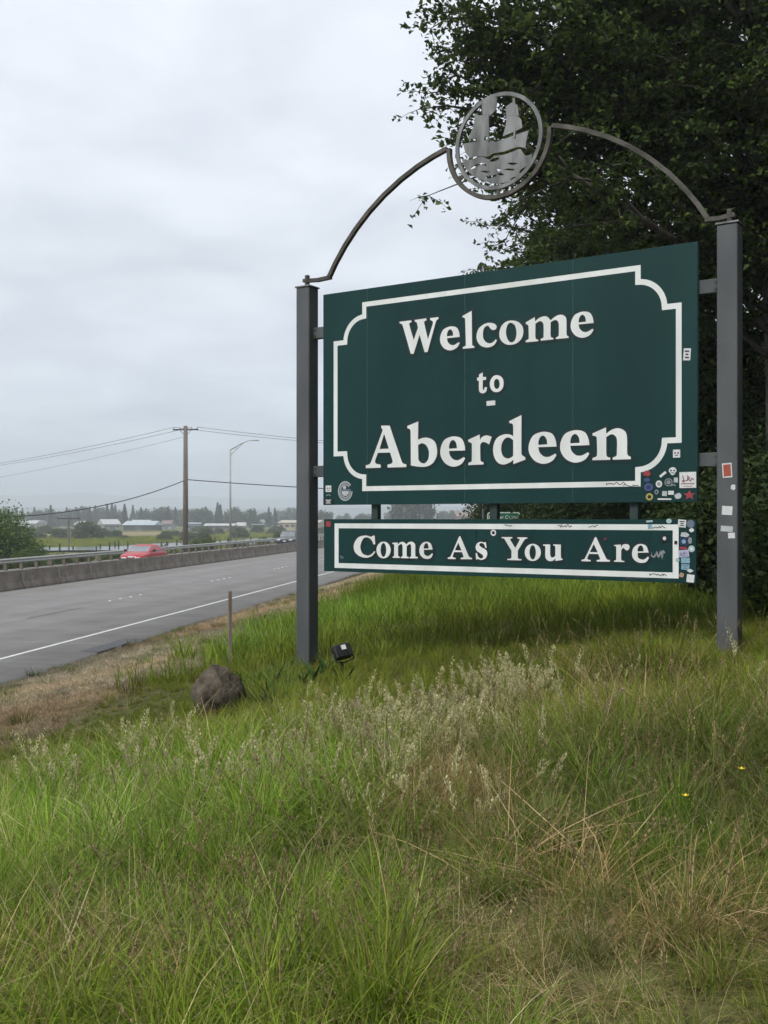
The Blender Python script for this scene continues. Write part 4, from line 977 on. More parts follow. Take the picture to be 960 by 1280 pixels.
# ring-shaped G emblem sticker by the lower corner of the big board
gx_, gz_ = .312, 3.362
def garc(r0, r1, a0_, a1_, c):
    pts = [(gx_ + r0 * math.cos(R(a)), L(gz_) + r0 * math.sin(R(a)) * 1.12) for a in np.linspace(a0_, a1_, 22)]
    pts += [(gx_ + r1 * math.cos(R(a)), L(gz_) + r1 * math.sin(R(a)) * 1.12) for a in np.linspace(a1_, a0_, 22)]
    return plate(MB(), [pts], -.004, .001).build("sticker", smat(c), board)
garc(.100, .088, 38, 358, 'pale'); garc(.082, .058, 38, 358, 'grey'); garc(.050, .001, 182, 358, 'pale')
plate(MB(), [outline('rect', gx_ + .01, L(gz_) + .012, .13, .02)], -.0045, .001).build("sticker", smat('slate'), board)
plate(MB(), [outline('disc', gx_ - .01, L(gz_) + .042, .045, .04)], -.0045, .001).build("sticker", smat('pale'), board)
# pen scrawls
mpen = mat("marker_pen", (.05, .055, .06), rough=.6)
def scrawl(parent, x, z, w_, h_, n, sd, y=-.0035, m=mpen, wd_=.007):
    rr = random.Random(sd)
    pts = [(x + w_ * (k + rr.uniform(-.6, .6)) / n, L(z) + h_ * rr.uniform(-.5, .5)) for k in range(n + 1)]
    cs = spline([(a, b, 0) for a, b in pts], 4)
    ribbon(MB(), cs[: len(cs) - 4], wd_, y, closed=False).build("scrawl", m, parent)
scrawl(board, 3.42, 3.39, .20, .022, 14, 2)
scrawl(board, 3.60, 3.37, .14, .03, 6, 9)
scrawl(lower, 2.92, 2.975, .14, .03, 12, 3); scrawl(lower, 3.25, 2.972, .08, .018, 8, 4); scrawl(lower, 2.32, 2.975, .09, .018, 8, 5)
scrawl(lower, 3.85, 2.512, .17, .026, 14, 6); scrawl(lower, 3.88, 2.968, .12, .022, 10, 7)
scrawl(lower, 3.86, 2.705, .14, .07, 12, 8, m=smat('grey'), wd_=.014)
scrawl(lower, 3.10, 2.468, .16, .014, 10, 12); scrawl(lower, 3.62, 2.468, .20, .014, 12, 13)
scrawl(lower, .245, 2.60, .04, .05, 6, 14, m=smat('grey'), wd_=.005)

# ================================================================== GREEN SIGN DOWN THE VERGE
s2x, s2y = 4.62, 40.0
z2 = gz(s2x, s2y)
s2 = empty("roadside_sign", (s2x, s2y, z2), -ROAD_A + .05)
tag(s2, "small green roadside sign with white rounded border standing beyond the welcome sign", "sign")
mg2 = mat("sign_green_bright", (.01, .10, .05), (.014, .12, .06), rough=.4)
def rrect(w_, z0_, z1_, r):
    pts = []
    for cx_, cz_, a in ((w_ / 2 - r, z1_ - r, 0), (-w_ / 2 + r, z1_ - r, 90), (-w_ / 2 + r, z0_ + r, 180), (w_ / 2 - r, z0_ + r, 270)):
        pts += [(cx_ + r * math.cos(R(a + q)), cz_ + r * math.sin(R(a + q))) for q in (0, 22, 45, 67, 90)]
    return pts
top2 = 3.31 - z2
face = plate(MB(), [rrect(1.30, top2 - .95, top2, .10)], 0, .02).build("face", mg2, s2)
ribbon(MB(), rrect(1.22, top2 - .91, top2 - .04, .08), .03, -.003).build("border_line", mwhite, s2)
for sx in (-.78, .74):
    MB().tube([(sx, .05, -.3), (sx, .05, top2 + .12)], .05, 8).build("post", msteel, s2)
MB().box(-.8, .022, top2 - .5, .8, .05, top2 - .42).build("cross_rail", msteel, s2)
fc = bpy.data.curves.new("text", 'FONT'); fc.body = "Lumber Capital"; fc.size = .185; fc.align_x = 'CENTER'; fc.extrude = .001
to = bpy.data.objects.new("text_tmp", fc); COL.objects.link(to)
bpy.context.view_layer.update()
me = bpy.data.meshes.new_from_object(to.evaluated_get(bpy.context.evaluated_depsgraph_get()))
bpy.data.objects.remove(to)
me.transform(Matrix.Translation((0, -.004, top2 - .27)) @ Matrix.Rotation(R(90), 4, 'X'))
me.materials.clear(); me.materials.append(mwhite)
link("lettering", me, s2)

# ================================================================== SMALL THINGS IN THE GRASS
# boulder
def boulder():
    rr = np.random.default_rng(12)
    n1, n2 = 40, 26
    V = []
    for j in range(n2 + 1):
        ph = math.pi * j / n2
        for i in range(n1):
            th = 2 * math.pi * i / n1
            d = np.array([math.sin(ph) * math.cos(th), math.sin(ph) * math.sin(th), math.cos(ph)])
            r = 1 + .06 * math.sin(3 * th + 1.3) * math.sin(ph) + .05 * math.sin(5 * d[0] + 2 * d[2]) + .045 * math.sin(7 * d[1] + 3 * d[2] + 1) + .03 * math.sin(13 * d[0] + 11 * d[2]) + .03 * math.sin(23 * d[0] + 17 * d[1]) * math.sin(19 * d[2]) + .026 * rr.standard_normal() * math.sin(ph)
            r *= 1 - .10 * max(0, -d[2])
            V.append(d * r * np.array([.24, .22, .28]))
    i = np.arange((n2 + 1) * n1).reshape(n2 + 1, n1)
    F = np.stack([i[:-1], np.roll(i[:-1], -1, 1), np.roll(i[1:], -1, 1), i[1:]], -1).reshape(-1, 4)
    return np.array(V), F[:, ::-1]
V, F = boulder()
bxy = (-1.53, 9.55)
mrock = mat("boulder_stone", (.055, .045, .034), (.140, .116, .088), scale=9, rough=.95, bump=.9, bscale=38, detail=9, spec=.15)
bo_ = link("boulder", np_mesh("boulder", V, F, mrock, smooth=True), None, (bxy[0], bxy[1], gz(*bxy) + .155))
tag(bo_, "rounded grey-brown boulder sitting in the grass beside the wooden stake", "boulder")
mred = mat("reddish_bark", (.075, .028, .014), (.17, .075, .035), scale=14, rough=.95, bump=.6)
fl = MB()
rr = random.Random(4)
for k in range(16):
    a = -1.9 + k * .15 + rr.uniform(-.08, .08); d = .20 + rr.uniform(0, .05)
    x_, y_ = d * math.cos(a), d * math.sin(a)
    fl.loft([[(x_ + q * .05 * math.sin(a), y_ - q * .05 * math.cos(a), -.25 + rr.uniform(-.01, .01)) for q in (-1, 0, 1)] + [(x_ * 1.3, y_ * 1.3, -.25)],
             [(x_ * .92 + q * .02 * math.sin(a), y_ * .92 - q * .02 * math.cos(a), -.12 + rr.uniform(-.04, .06)) for q in (-1, 0, 1)] + [(x_ * 1.02, y_ * 1.02, -.12)]])
fl.build("bark_flake", mred, bo_)
# stake
kx, ky = -1.94, 13.05
kz = gz(kx, ky)
stake = empty("wooden_stake", (kx, ky, kz), .35)
tag(stake, "thin weathered wooden survey stake standing behind the boulder", "stake")
MB().box(-.022, -.02, -.25, .022, .02, 1.02, .004).build("lath", mat("stake_wood", (.16, .13, .10), (.30, .25, .20), scale=8, rough=.9, bump=.3, stretch=(1, 1, .1)), stake)
MB().box(-.024, -.024, .78, .0, -.0205, .93).build("faded_tape", mat("faded_tape", (.20, .14, .09), rough=.8), stake)
# floodlight
fx, fy = -.45, 11.1
fz = gz(fx, fy)
fl_ = empty("floodlight", (fx, fy, fz), .0)
tag(fl_, "small black floodlight on a stake aimed at the sign", "floodlight")
mblk = mat("black_housing", (.012, .012, .013), (.02, .02, .022), scale=20, rough=.45)
MB().tube([(0, 0, -.15), (0, 0, .16)], .018, 8).build("stem", mblk, fl_)
hd_ = MB().box(-.095, -.06, -.075, .095, .06, .075, .012).build("housing", mblk, fl_, (0, 0, .26))
hd_.rotation_euler = (R(-28), R(-10), R(25))
MB().box(-.08, .061, -.06, .08, .066, .06).build("lens", mat("lamp_glass", (.35, .37, .38), rough=.1), hd_)
for k in range(5):
    MB().box(-.07 + k * .032, -.078, -.055, -.062 + k * .032, -.061, .055).build("fin", mblk, hd_)
MB().box(-.02, -.0625, .0, .03, -.0795, .05).build("white_tag", mat("white_tag", (.6, .6, .6), rough=.4), hd_)
MB().tube([(-.105, 0, 0), (-.105, 0, -.10), (0, 0, -.12), (.105, 0, -.10), (.105, 0, 0)], .008, 6).build("yoke", mblk, hd_)

# ================================================================== VEHICLES
mglass = mat("car_glass", (.02, .024, .028), (.03, .035, .04), rough=.08, spec=.6)
mscreen = mat("windscreen_glass", (.16, .175, .185), (.24, .25, .26), scale=1.2, rough=.08, spec=.7)  # lighter than the other glass: sky reflection put into the base colour
mtyre = mat("tyre_rubber", (.012, .012, .012), rough=.85)
mrim = mat("wheel_alloy", (.35, .36, .37), rough=.35, metal=.8)
mlamp = mat("headlamp", (.65, .68, .70), rough=.12, spec=.7)
mtrim = mat("black_trim", (.014, .014, .015), rough=.5)
mplt = mat("number_plate", (.6, .62, .66), rough=.4)
def vehicle(name, label, cat, body_mat, stations, cabin, loc, rz, wheel_r, wb, track, suv=False):
    """body lofted along its length (front at +y), cabin lofted upward, with glass let in"""
    r = empty(name, loc, rz); tag(r, label, cat, "vehicles in the far lanes")
    rings = []
    for y, hw, zb, zt, cr in stations:
        rings.append([(-hw * .92, y, zb), (-hw, y, zb + .12), (-hw * 1.0, y, zt - .20), (-hw * .96, y, zt - .07), (-hw * .80, y, zt - cr * .3), (-hw * .4, y, zt), (hw * .4, y, zt), (hw * .80, y, zt - cr * .3),
                      (hw * .96, y, zt - .07), (hw, y, zt - .20), (hw, y, zb + .12), (hw * .92, y, zb)])
    b = MB().loft(rings).build("body", body_mat, r, smooth=True)
    md = b.modifiers.new("s", 'SUBSURF'); md.levels = 1; md.render_levels = 2
    # cabin: base rectangle to roof rectangle
    (yf0, yr0, w0, z0), (yf1, yr1, w1, z1) = cabin
    def lerp(t):
        y_f = yf0 + (yf1 - yf0) * t; y_r = yr0 + (yr1 - yr0) * t; ww = w0 + (w1 - w0) * max(t, 0) ** 1.4; zz = z0 + (z1 - z0) * t
        return y_f, y_r, ww, zz
    rg_ = []
    for t in (-.15, .3, .65, .9, 1.0):
        y_f, y_r, ww, zz = lerp(t); c = .10
        if t >= 1: y_f -= .10; y_r += .10; ww -= .08; zz += .03
        rg_.append([(-ww + c, y_f, zz), (ww - c, y_f, zz), (ww, y_f - c * 2, zz), (ww, y_r + c * 2, zz), (ww - c, y_r, zz), (-ww + c, y_r, zz), (-ww, y_r + c * 2, zz), (-ww, y_f - c * 2, zz)])
    MB().loft(rg_).build("cabin", body_mat, r, smooth=False)
    def pane(nm, pts):
        MB().add(pts, [(0, 1, 2, 3)]).build(nm, mglass, r)
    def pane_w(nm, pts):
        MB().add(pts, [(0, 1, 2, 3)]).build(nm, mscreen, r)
    a, bq = .08, .86
    f0 = lerp(a); f1 = lerp(bq)
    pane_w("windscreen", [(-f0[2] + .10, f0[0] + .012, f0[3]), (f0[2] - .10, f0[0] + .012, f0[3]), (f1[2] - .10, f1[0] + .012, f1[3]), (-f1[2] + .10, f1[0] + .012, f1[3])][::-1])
    pane("rear_window", [(-f0[2] + .13, f0[1] - .012, f0[3]), (f0[2] - .13, f0[1] - .012, f0[3]), (f1[2] - .13, f1[1] - .012, f1[3]), (-f1[2] + .13, f1[1] - .012, f1[3])])
    for sx in (-1, 1):
        m0 = (f0[0] + f0[1]) / 2; m1 = (f1[0] + f1[1]) / 2
        for ya0, yb0, ya1, yb1 in ((f0[0] - .30, m0 + .03, f1[0] - .16, m1 + .03), (m0 - .03, f0[1] + .30, m1 - .03, f1[1] + .16)):
            q = [(sx * (f0[2] + .006), ya0, f0[3]), (sx * (f0[2] + .006), yb0, f0[3]), (sx * (f1[2] + .006), yb1, f1[3]), (sx * (f1[2] + .006), ya1, f1[3])]
            pane("side_window", q if sx < 0 else q[::-1])
        mi = MB().box(-.10, -.06, -.06, .10, .06, .07, .02).build("wing_mirror", mtrim if not suv else mtrim, r, (sx * (w0 + .12), f0[0] - .42, f0[3] + .06))
        yf = stations[-1][0]; hw = stations[-1][1]; zf = stations[-1][3]
        MB().box(-.17, -.10, -.06, .17, .06, .06, .02).build("headlight", mlamp, r, (sx * (hw - .17), yf - .035, zf - .12))
        for yy in (wb / 2, -wb / 2):
            wl = empty("wheel", (sx * track, yy, wheel_r)); wl.parent = r
            MB().tube([(-.11, 0, 0), (.11, 0, 0)], wheel_r, 24).build("tyre", mtyre, wl)
            MB().tube([(-.115, 0, 0), (.115, 0, 0)], wheel_r * .64, 16).build("rim", mrim, wl)
    yf = stations[-1][0]; zb = stations[-1][2]; zf = stations[-1][3]
    MB().box(-.45, -.02, -.10, .45, .03, .10, .01).build("grille", mtrim, r, (0, yf, zf - (.26 if not suv else .24)))
    MB().box(-.75, -.02, -.06, .75, .03, .06, .01).build("bumper_intake", mtrim, r, (0, yf, zb + .12))
    MB().box(-.16, 0, -.055, .16, .012, .055).build("number_plate", mplt, r, (0, yf + .033, zb + .28))
    return r
mredp = mat("red_paint", (.36, .010, .018), (.42, .014, .022), scale=2, rough=.35, coat=.2)
sed = [(-2.22, .70, .42, .86, .2), (-2.10, .82, .32, .98, .2), (-1.4, .90, .24, 1.0, .2), (-.3, .91, .22, .98, .2), (.7, .91, .22, .98, .2), (1.15, .90, .22, .94, .2), (1.75, .86, .24, .84, .2), (2.15, .76, .28, .74, .2), (2.26, .62, .36, .66, .2)]
x, y, _ = W(25.15, 64.2)
vehicle("car", "red sedan driving along the far lanes behind the concrete barrier", "car", mredp, sed, ((1.20, -1.85, .84, .90), (.10, -.95, .60, 1.33)), (x, y, .004), math.pi - ROAD_A, .325, 2.7, .80)
suvp = mat("dark_paint", (.06, .068, .068), (.09, .10, .10), scale=2, rough=.3, metal=.2, coat=.5)
suvs = [(-2.3, .80, .50, 1.05, .15), (-2.2, .90, .42, 1.14, .15), (-1.2, .95, .36, 1.16, .15), (.6, .95, .36, 1.16, .15), (1.1, .95, .36, 1.15, .15), (1.8, .93, .38, 1.10, .15), (2.2, .88, .40, 1.04, .15), (2.28, .80, .46, .98, .15)]
x, y, _ = W(25.3, 105.0)
vehicle("car", "dark sport utility vehicle far down the road beside the guardrail", "car", suvp, suvs, ((1.05, -2.15, .88, 1.12), (.45, -1.95, .74, 1.74)), (x, y, .004), math.pi - ROAD_A, .37, 2.8, .82, suv=True)

# ================================================================== FAR BUILDINGS ACROSS THE MARSH
def building(name, label, cx, cy, wd, dp, hw, hr, wall_c, roof_c, rz=0.0, win=6, curved=False, door=True):
    z = gz(cx, cy)
    r = empty(name, (cx, cy, z - .1), rz); tag(r, label, "building", "buildings across the marsh")
    wm = mat("wall_%02d%02d%02d" % tuple(int(c * 99) for c in wall_c), tuple(c * .7 for c in wall_c), tuple(c * .82 for c in wall_c), scale=.6, rough=.8, stretch=(3, 3, .3))
    rm = mat("roof_%02d%02d%02d" % tuple(int(c * 99) for c in roof_c), tuple(c * .66 for c in roof_c), tuple(c * .8 for c in roof_c), scale=.5, rough=.5, metal=.2)
    MB().box(-wd / 2, -dp / 2, 0, wd / 2, dp / 2, hw).build("wall", wm, r)
    o = .5
    if curved:
        pr = [(-dp / 2 - o, hw - .05)] + [(-dp / 2 * math.cos(math.pi * k / 8) * 1.03, hw + hr * math.sin(math.pi * k / 8)) for k in range(1, 8)] + [(dp / 2 + o, hw - .05)]
    else:
        pr = [(-dp / 2 - o, hw - .05), (-dp / 2 - o, hw + .1), (0, hw + hr), (dp / 2 + o, hw + .1), (dp / 2 + o, hw - .05)]
    MB().loft([[(xx, a, b) for a, b in pr] for xx in (-wd / 2 - o, wd / 2 + o)]).build("roof", rm, r)
    mw = mat("far_window", (.05, .06, .07), rough=.2)
    for k in range(win):
        xx = -wd / 2 + wd * (k + .5) / win
        if door and k == win // 2:
            MB().box(-1.4, -.06, .0, 1.4, .0, hw * .75).build("door", mat("far_door", (.10, .11, .12), rough=.6), r, (xx, -dp / 2, 0)); continue
        MB().box(-.8, -.06, hw * .45, .8, .0, hw * .75).build("window", mw, r, (xx, -dp / 2, 0))
    return r
building("warehouse", "long white warehouse with curved roof behind the marsh shrubs", -157, 445, 19, 22, 3.4, 1.3, (.62, .62, .58), (.62, .64, .64), .12, 7, True)
building("house", "low grey building with pale gabled roof and tan yard", -138, 520, 8, 12, 2.6, 2.6, (.35, .35, .34), (.62, .63, .62), .5, 3)
building("shed", "dark open shed with wide pale blue metal roof", -103.5, 445, 13, 14, 2.6, 1.8, (.07, .08, .09), (.58, .66, .70), -.05, 5)
building("house", "small house with a white roof on the far bank", -131, 560, 9, 9, 2.2, 2.6, (.5, .48, .44), (.68, .69, .68), .2, 3)
building("shop_building", "pale blue-white block behind the tall wooden pole", -82, 445, 6, 9, 3.2, .6, (.48, .56, .62), (.40, .46, .50), .1, 3)
building("long_shed", "long low shed with white roof and reddish wall", -74, 470, 13, 10, 2.3, 1.0, (.28, .19, .17), (.66, .66, .65), .0, 6)
building("house", "tiny white gabled house among the far trees", -66, 480, 3.6, 6, 2.2, 1.6, (.62, .62, .6), (.64, .64, .62), .0, 2)
building("shop_building", "small green-walled block among the far trees", -57, 470, 5, 6, 2.6, .4, (.06, .20, .16), (.2, .3, .28), .0, 2)
building("warehouse", "wide tan warehouse beyond the marsh near the dark vehicle", -37, 470, 18, 20, 3.6, 1.2, (.55, .45, .31), (.62, .55, .43), -.1, 7)
for k_, (px__, yy_, w_, lb_) in enumerate(((104, 520, 5, "small pale house beside the tan yard"), (210, 540, 5, "grey-roofed house between the shed and the tall pole"), 
        (322, 600, 7, "pale house beside the green-walled block"), (176, 640, 7, "cream house deep among the belt trees"))):
    building("house", lb_, (px__ - 480) / 1295 * yy_, yy_, w_, 7, 2.4 + .3 * (k_ % 3), 1.8, [(.6, .6, .57), (.45, .46, .46), (.55, .5, .42)][k_ % 3], [(.35, .36, .37), (.6, .61, .6), (.3, .22, .19)][(k_ + 1) % 3], .3 * (k_ % 4) - .4, 3)
building("shop_building", "low brown-roofed building beyond the road seen under the sign", 36, 420, 14, 12, 4.0, 2.2, (.42, .36, .30), (.32, .25, .20), .0, 5)

# ================================================================== PLANTS: SHARED BUILDERS
def rot_frames(rg, n, up_bias):
    """random leaf frames, their faces leaning upward"""
    nrm = rg.standard_normal((n, 3)); nrm[:, 2] = np.abs(nrm[:, 2]) + up_bias
    nrm /= np.linalg.norm(nrm, axis=1, keepdims=True)
    t = rg.standard_normal((n, 3)); t -= nrm * (t * nrm).sum(1, keepdims=True)
    t /= np.linalg.norm(t, axis=1, keepdims=True)
    return nrm, t, np.cross(nrm, t)
def leaves(rg, C, size, palette, up=.4, aspect=.62, droop=.25):
    """folded leaf blades at the points C"""
    n = len(C)
    nr, t, b = rot_frames(rg, n, up)
    s = (size * rg.uniform(.6, 1.25, n))[:, None]
    base = C - t * s * .5
    tip = C + t * s * .5 - nr * s * droop * .4
    l = C + b * s * aspect * .5 + nr * s * .12 - t * s * .06
    r_ = C - b * s * aspect * .5 + nr * s * .12 - t * s * .06
    V = np.stack([base, l, tip, r_], 1).reshape(-1, 3)
    i = np.arange(n)[:, None] * 4
    F = np.concatenate([i + np.array([[0, 2, 1]]), i + np.array([[0, 3, 2]])])
    pal = np.array(palette); c = pal[rg.integers(0, len(pal), n)] * rg.uniform(.75, 1.25, (n, 1))
    return V, F, np.repeat(c, 4, 0)
MAPLE = [(.046, .078, .019), (.060, .098, .022), (.075, .115, .025), (.034, .060, .018), (.10, .14, .032)]
mleaf = leaf_mat("leaf", .30)
mbark = mat("bark", (.035, .03, .025), (.085, .075, .062), scale=5, rough=.95, bump=.6, stretch=(1, 1, .25))

def limb_path(rg, a, b, n, wob):
    a = np.array(a, float); b = np.array(b, float); pts = []
    L_ = np.linalg.norm(b - a); off = rg.standard_normal(3) * wob * L_
    for k in range(n + 1):
        t = k / n
        pts.append(a + (b - a) * t + off * math.sin(math.pi * t) + np.array([0, 0, .10 * L_ * math.sin(math.pi * t)]) + rg.standard_normal(3) * wob * .15 * L_ * (0 < t < 1))
    return pts
def tree(seed, height, tr, ends, n_sub, cl_leaf, leaf_size, cl_r, palette, trunk_lean=(0, 0), sub_r=1.6, first=.22):
    """trunk with limbs to the given ends; each limb forks into twigs that carry leaf sprays"""
    rg = np.random.default_rng(seed)
    wood = MB(); C = []
    tp = [(trunk_lean[0] * t, trunk_lean[1] * t, height * t - (.4 if t == 0 else 0)) for t in (0, .25, .5, .75, 1.0)]
    tp = [(x + rg.normal() * .12 * (0 < k), y + rg.normal() * .12 * (0 < k), z) for k, (x, y, z) in enumerate(tp)]
    wood.tube(tp, [tr * 1.25, tr, tr * .75, tr * .45, tr * .12], 9)
    def on_trunk(h):
        t = min(max(h / height, 0), .98) * 4; k = int(t); f = t - k
        return np.array(tp[k]) * (1 - f) + np.array(tp[min(k + 1, 4)]) * f
    for e in ends:
        e = np.array(e, float)
        d = math.hypot(e[0], e[1])
        h0 = max(height * first * .6, e[2] - d * rg.uniform(.35, .75))
        a = on_trunk(h0)
        L_ = np.linalg.norm(e - a)
        path = limb_path(rg, a, e, 5, .11)
        wood.tube(path, [tr * .26 * (1 - .16 * k) * min(1, .35 + L_ / 9) for k in range(6)], 6, cap=False)
        for q in np.linspace(.45, 1, 9):
            k = min(int(q * 5), 4); g = q * 5 - k
            C.append(path[k] * (1 - g) + path[k + 1] * g + rg.standard_normal((cl_leaf // 5, 3)) * cl_r * .5)
        for q in range(n_sub):
            f = rg.uniform(.35, 1.0); k = min(int(f * 5), 4); g = f * 5 - k
            p0 = path[k] * (1 - g) + path[k + 1] * g
            off = rg.standard_normal(3) * np.array([1, 1, .65]) * sub_r * (.5 + .5 * rg.random())
            off += (e - a) / max(L_, .1) * sub_r * .5
            p1 = p0 + off
            sub = limb_path(rg, p0, p1, 3, .08)
            wood.tube(sub, [.035, .026, .018, .008], 4, cap=False)
            # twigs fan out of the forked branch and carry the leaves close along them
            nt_ = max(4, int(cl_leaf / 9))
            for m_ in range(nt_):
                c = sub[1 + m_ % 3]
                dv = rg.standard_normal(3) * np.array([1, 1, .45]) + off / max(np.linalg.norm(off), .1) * .7
                dv /= np.linalg.norm(dv)
                tl_ = cl_r * rg.uniform(.9, 2.1)
                tip = c + dv * tl_ + np.array([0, 0, -.12 * tl_])
                wood.tube([c, (c + tip) / 2 + np.array([0, 0, .05 * tl_]), tip], [.008, .006, .003], 3, cap=False)
                n = int(rg.uniform(9, 20) * tl_ / .5)
                f_ = rg.random(n)[:, None] ** .8
                C.append(c + (tip - c) * f_ * 1.05 + rg.standard_normal((n, 3)) * .055)
    C = np.concatenate(C)
    V, F, c = leaves(rg, C, leaf_size, palette)
    me_w = bpy.data.meshes.new("trunk"); me_w.from_pydata(wood.v, [], wood.f); me_w.materials.append(mbark)
    me_w.polygons.foreach_set('use_smooth', [True] * len(me_w.polygons))
    return me_w, np_mesh("crown", V, F, mleaf, c)
def place_tree(meshes, name, x, y, rz, sc, label, cat="tree", group=None, dz=0.0):
    r = empty(name, (x, y, gz(x, y) + dz), rz); r.scale = (sc, sc, sc)
    tag(r, label, cat, group)
    link("trunk", meshes[0], r); link("crown", meshes[1], r)
    return r
def dome_ends(rg, n, rx, ry, zc_, rz_, zmin):
    E = []
    while len(E) < n:
        d = rg.standard_normal(3); d /= np.linalg.norm(d)
        q = np.array([d[0] * rx, d[1] * ry, zc_ + d[2] * rz_]) * np.array([1, 1, 1]) * (1 if rg.random() < .7 else .7)
        if q[2] > zmin: E.append(q)
    return E

# ================================================================== TREES BESIDE THE SIGN
rgT = np.random.default_rng(21)
# the big one leaning over the arch: limbs reach out over the grass toward the road
x1_, y1_ = 7.4, 19.0
b1 = gz(x1_, y1_)
over = [(-5.9, -1.0, 9.4), (-5.7, -1.3, 8.6), (-5.5, -.9, 8.0), (-5.0, -1.2, 7.8), (-5.2, -1.0, 9.0), (-4.4, -1.2, 8.3), (-3.8, -1.4, 7.6), (-4.0, -1.2, 9.2), (-3.2, -1.5, 8.4), (-5.2, -1.0, 7.2), (-3.9, -.5, 6.6), (-3.2, -1.0, 6.4), (-2.6, -.8, 7.2), (-3.0, .5, 5.8), (-2.0, -1.6, 5.6), (-5.0, -1.3, 10.4), (-4.4, -1.0, 9.9), (-3.9, -1.5, 10.9), (-3.6, -1.2, 9.0), (-4.9, -1.1, 12.3), (-5.3, -1.0, 11.9), (-5.4, -.6, 12.9), (-5.2, -1.4, 10.8), (-4.7, -.8, 11.2), (-4.2, -1.4, 11.9), (-5.3, -1.2, 9.8), (-5.0, .4, 11.2), (-5.4, -.4, 8.6), (-4.6, -1.6, 12.4), (-4.6, -.8, 10.6), (-4.2, .8, 9.2), (-4.0, -1.8, 8.2), (-3.4, -1.0, 12.6), (-3.0, .6, 11.0), (-3.2, -2.2, 9.6),
        (-2.2, -2.0, 8.2), (-2.0, -1.0, 13.4), (-1.6, -2.4, 11.2), (-1.0, -2.6, 9.4), (-.4, -2.2, 12.6), (.8, -2.4, 10.4), (1.6, -2.2, 8.2), (2.4, -1.8, 12.0), (3.0, -2.0, 9.6), (2.2, -1.2, 14.2), (0, 0, 15), (-4.9, -2.0, 13.4), (-3.9, -.4, 14.2),
        (3.6, -1.2, 13.2), (3.8, -1.8, 7.0), (-.6, -2.6, 7.0), (-2.6, -1.4, 6.6), (.9, -2.8, 6.2), (2.6, -2.6, 5.4)]
T1 = tree(3, 15.5, .30, over, 15, 100, .12, .31, MAPLE, trunk_lean=(-.8, -.4), sub_r=.85)
place_tree(T1, "maple_tree", x1_, y1_, 0, 1.0, "tall dark broadleaf tree whose limbs overhang the iron arch", "tree", "trees beside the sign")
endsB = dome_ends(rgT, 26, 3.4, 3.2, 6.6, 4.6, 1.4)
T2 = tree(8, 11, .24, endsB, 14, 96, .13, .36, MAPLE, sub_r=1.15, first=.15)
endsC = dome_ends(rgT, 28, 3.6, 3.2, 8.0, 6.2, 1.2)
T3 = tree(14, 14, .28, endsC, 15, 100, .135, .38, [tuple(v * .85 for v in c) for c in MAPLE], sub_r=1.2, first=.12)
spots = [(T2, 6.9, 25.0, .3, 1.0, "bushy green tree showing just above the top edge of the welcome board"),
         (T3, 11.0, 18.0, 1.2, 1.0, "dense dark tree rising behind the steel post under the arch foot"),
         (T3, 9.4, 24.5, 2.6, 1.08, "tall dark tree between the overhanging tree and the bushy green one"),
         (T2, 13.4, 22.0, 2.1, 1.25, "broad dark tree at the back of the grove beside the dense one"),
         (T2, 6.6, 33.0, 4.0, 1.0, "green verge tree beyond the bushy one, behind the small green sign"),
         (T3, 8.0, 42.0, 5.0, .9, "last tree down the verge, seen through the gap between the boards"),
         (T3, 14.5, 28.0, .6, 1.1, "tall tree deep in the grove behind the broad one"),
         (T2, 9.6, 14.4, 3.3, .95, "low dark tree at the edge of the clearing, beside the stickered steel post")]
for m_, x, y, rz, sc, lb in spots:
    place_tree(m_, "maple_tree", x, y, rz, sc, lb, "tree", "trees beside the sign")

# the grove goes on along the verge beside the standing place
for k_, (m_, x, y, rz, sc) in enumerate(((T2, 11.6, 5.0, 2.2, 1.15), (T3, 10.4, 0.0, 3.7, 1.0), (T3, 11.4, -5.5, 5.1, 1.05), (T2, 15.0, 8.0, 1.7, 1.2), (T3, 15.5, 1.5, .2, 1.1))):
    place_tree(m_, "maple_tree", x, y, rz, sc, "dark leafy tree where the grove continues along the open verge", "tree", "trees farther along the grove")
# undergrowth: single shrubs along the foot of the trees
def shrub(seed, rx, ry, h, n, leaf, palette, up=.5, clump=.30):
    rg = np.random.default_rng(seed)
    wood = MB(); C = []
    for k in range(n):
        d = rg.standard_normal(3); d /= np.linalg.norm(d); d[2] = abs(d[2])
        rad = rg.uniform(.55, 1.0)
        e = np.array([d[0] * rx, d[1] * ry, .12 * h + d[2] * h * .88]) * rad + np.array([0, 0, .05])
        if k % 3 == 0:
            wood.tube([(e[0] * .1, e[1] * .1, -.1), e * np.array([.5, .5, .6]), e], [.03, .02, .008], 4, cap=False)
        m = int(rg.uniform(36, 70))
        C.append(e + rg.standard_normal((m, 3)) * clump * np.array([1, 1, .7]) * h / 3)
    C = np.concatenate(C); C = C[C[:, 2] > .02]
    V, F, c = leaves(rg, C, leaf, palette, up=up)
    me_w = bpy.data.meshes.new("stem"); me_w.from_pydata(wood.v, [], wood.f); me_w.materials.append(mbark)
    return me_w, np_mesh("foliage", V, F, mleaf, c)
def place_shrub(m_, name, x, y, rz, sc, label, cat="shrub", group=None):
    r = empty(name, (x, y, gz(x, y) - .03), rz); r.scale = (sc, sc, sc); tag(r, label, cat, group)
    link("stem", m_[0], r); link("foliage", m_[1], r)
    return r
DARK = [(.028, .05, .016), (.04, .066, .02), (.05, .08, .022), (.035, .055, .022)]
S1 = shrub(31, 1.5, 1.3, 2.6, 260, .11, DARK)
S2 = shrub(32, 1.2, 1.2, 1.7, 200, .10, DARK + [(.075, .10, .03)])
S3 = shrub(33, 1.7, 1.4, 3.4, 300, .12, DARK)
k = 0
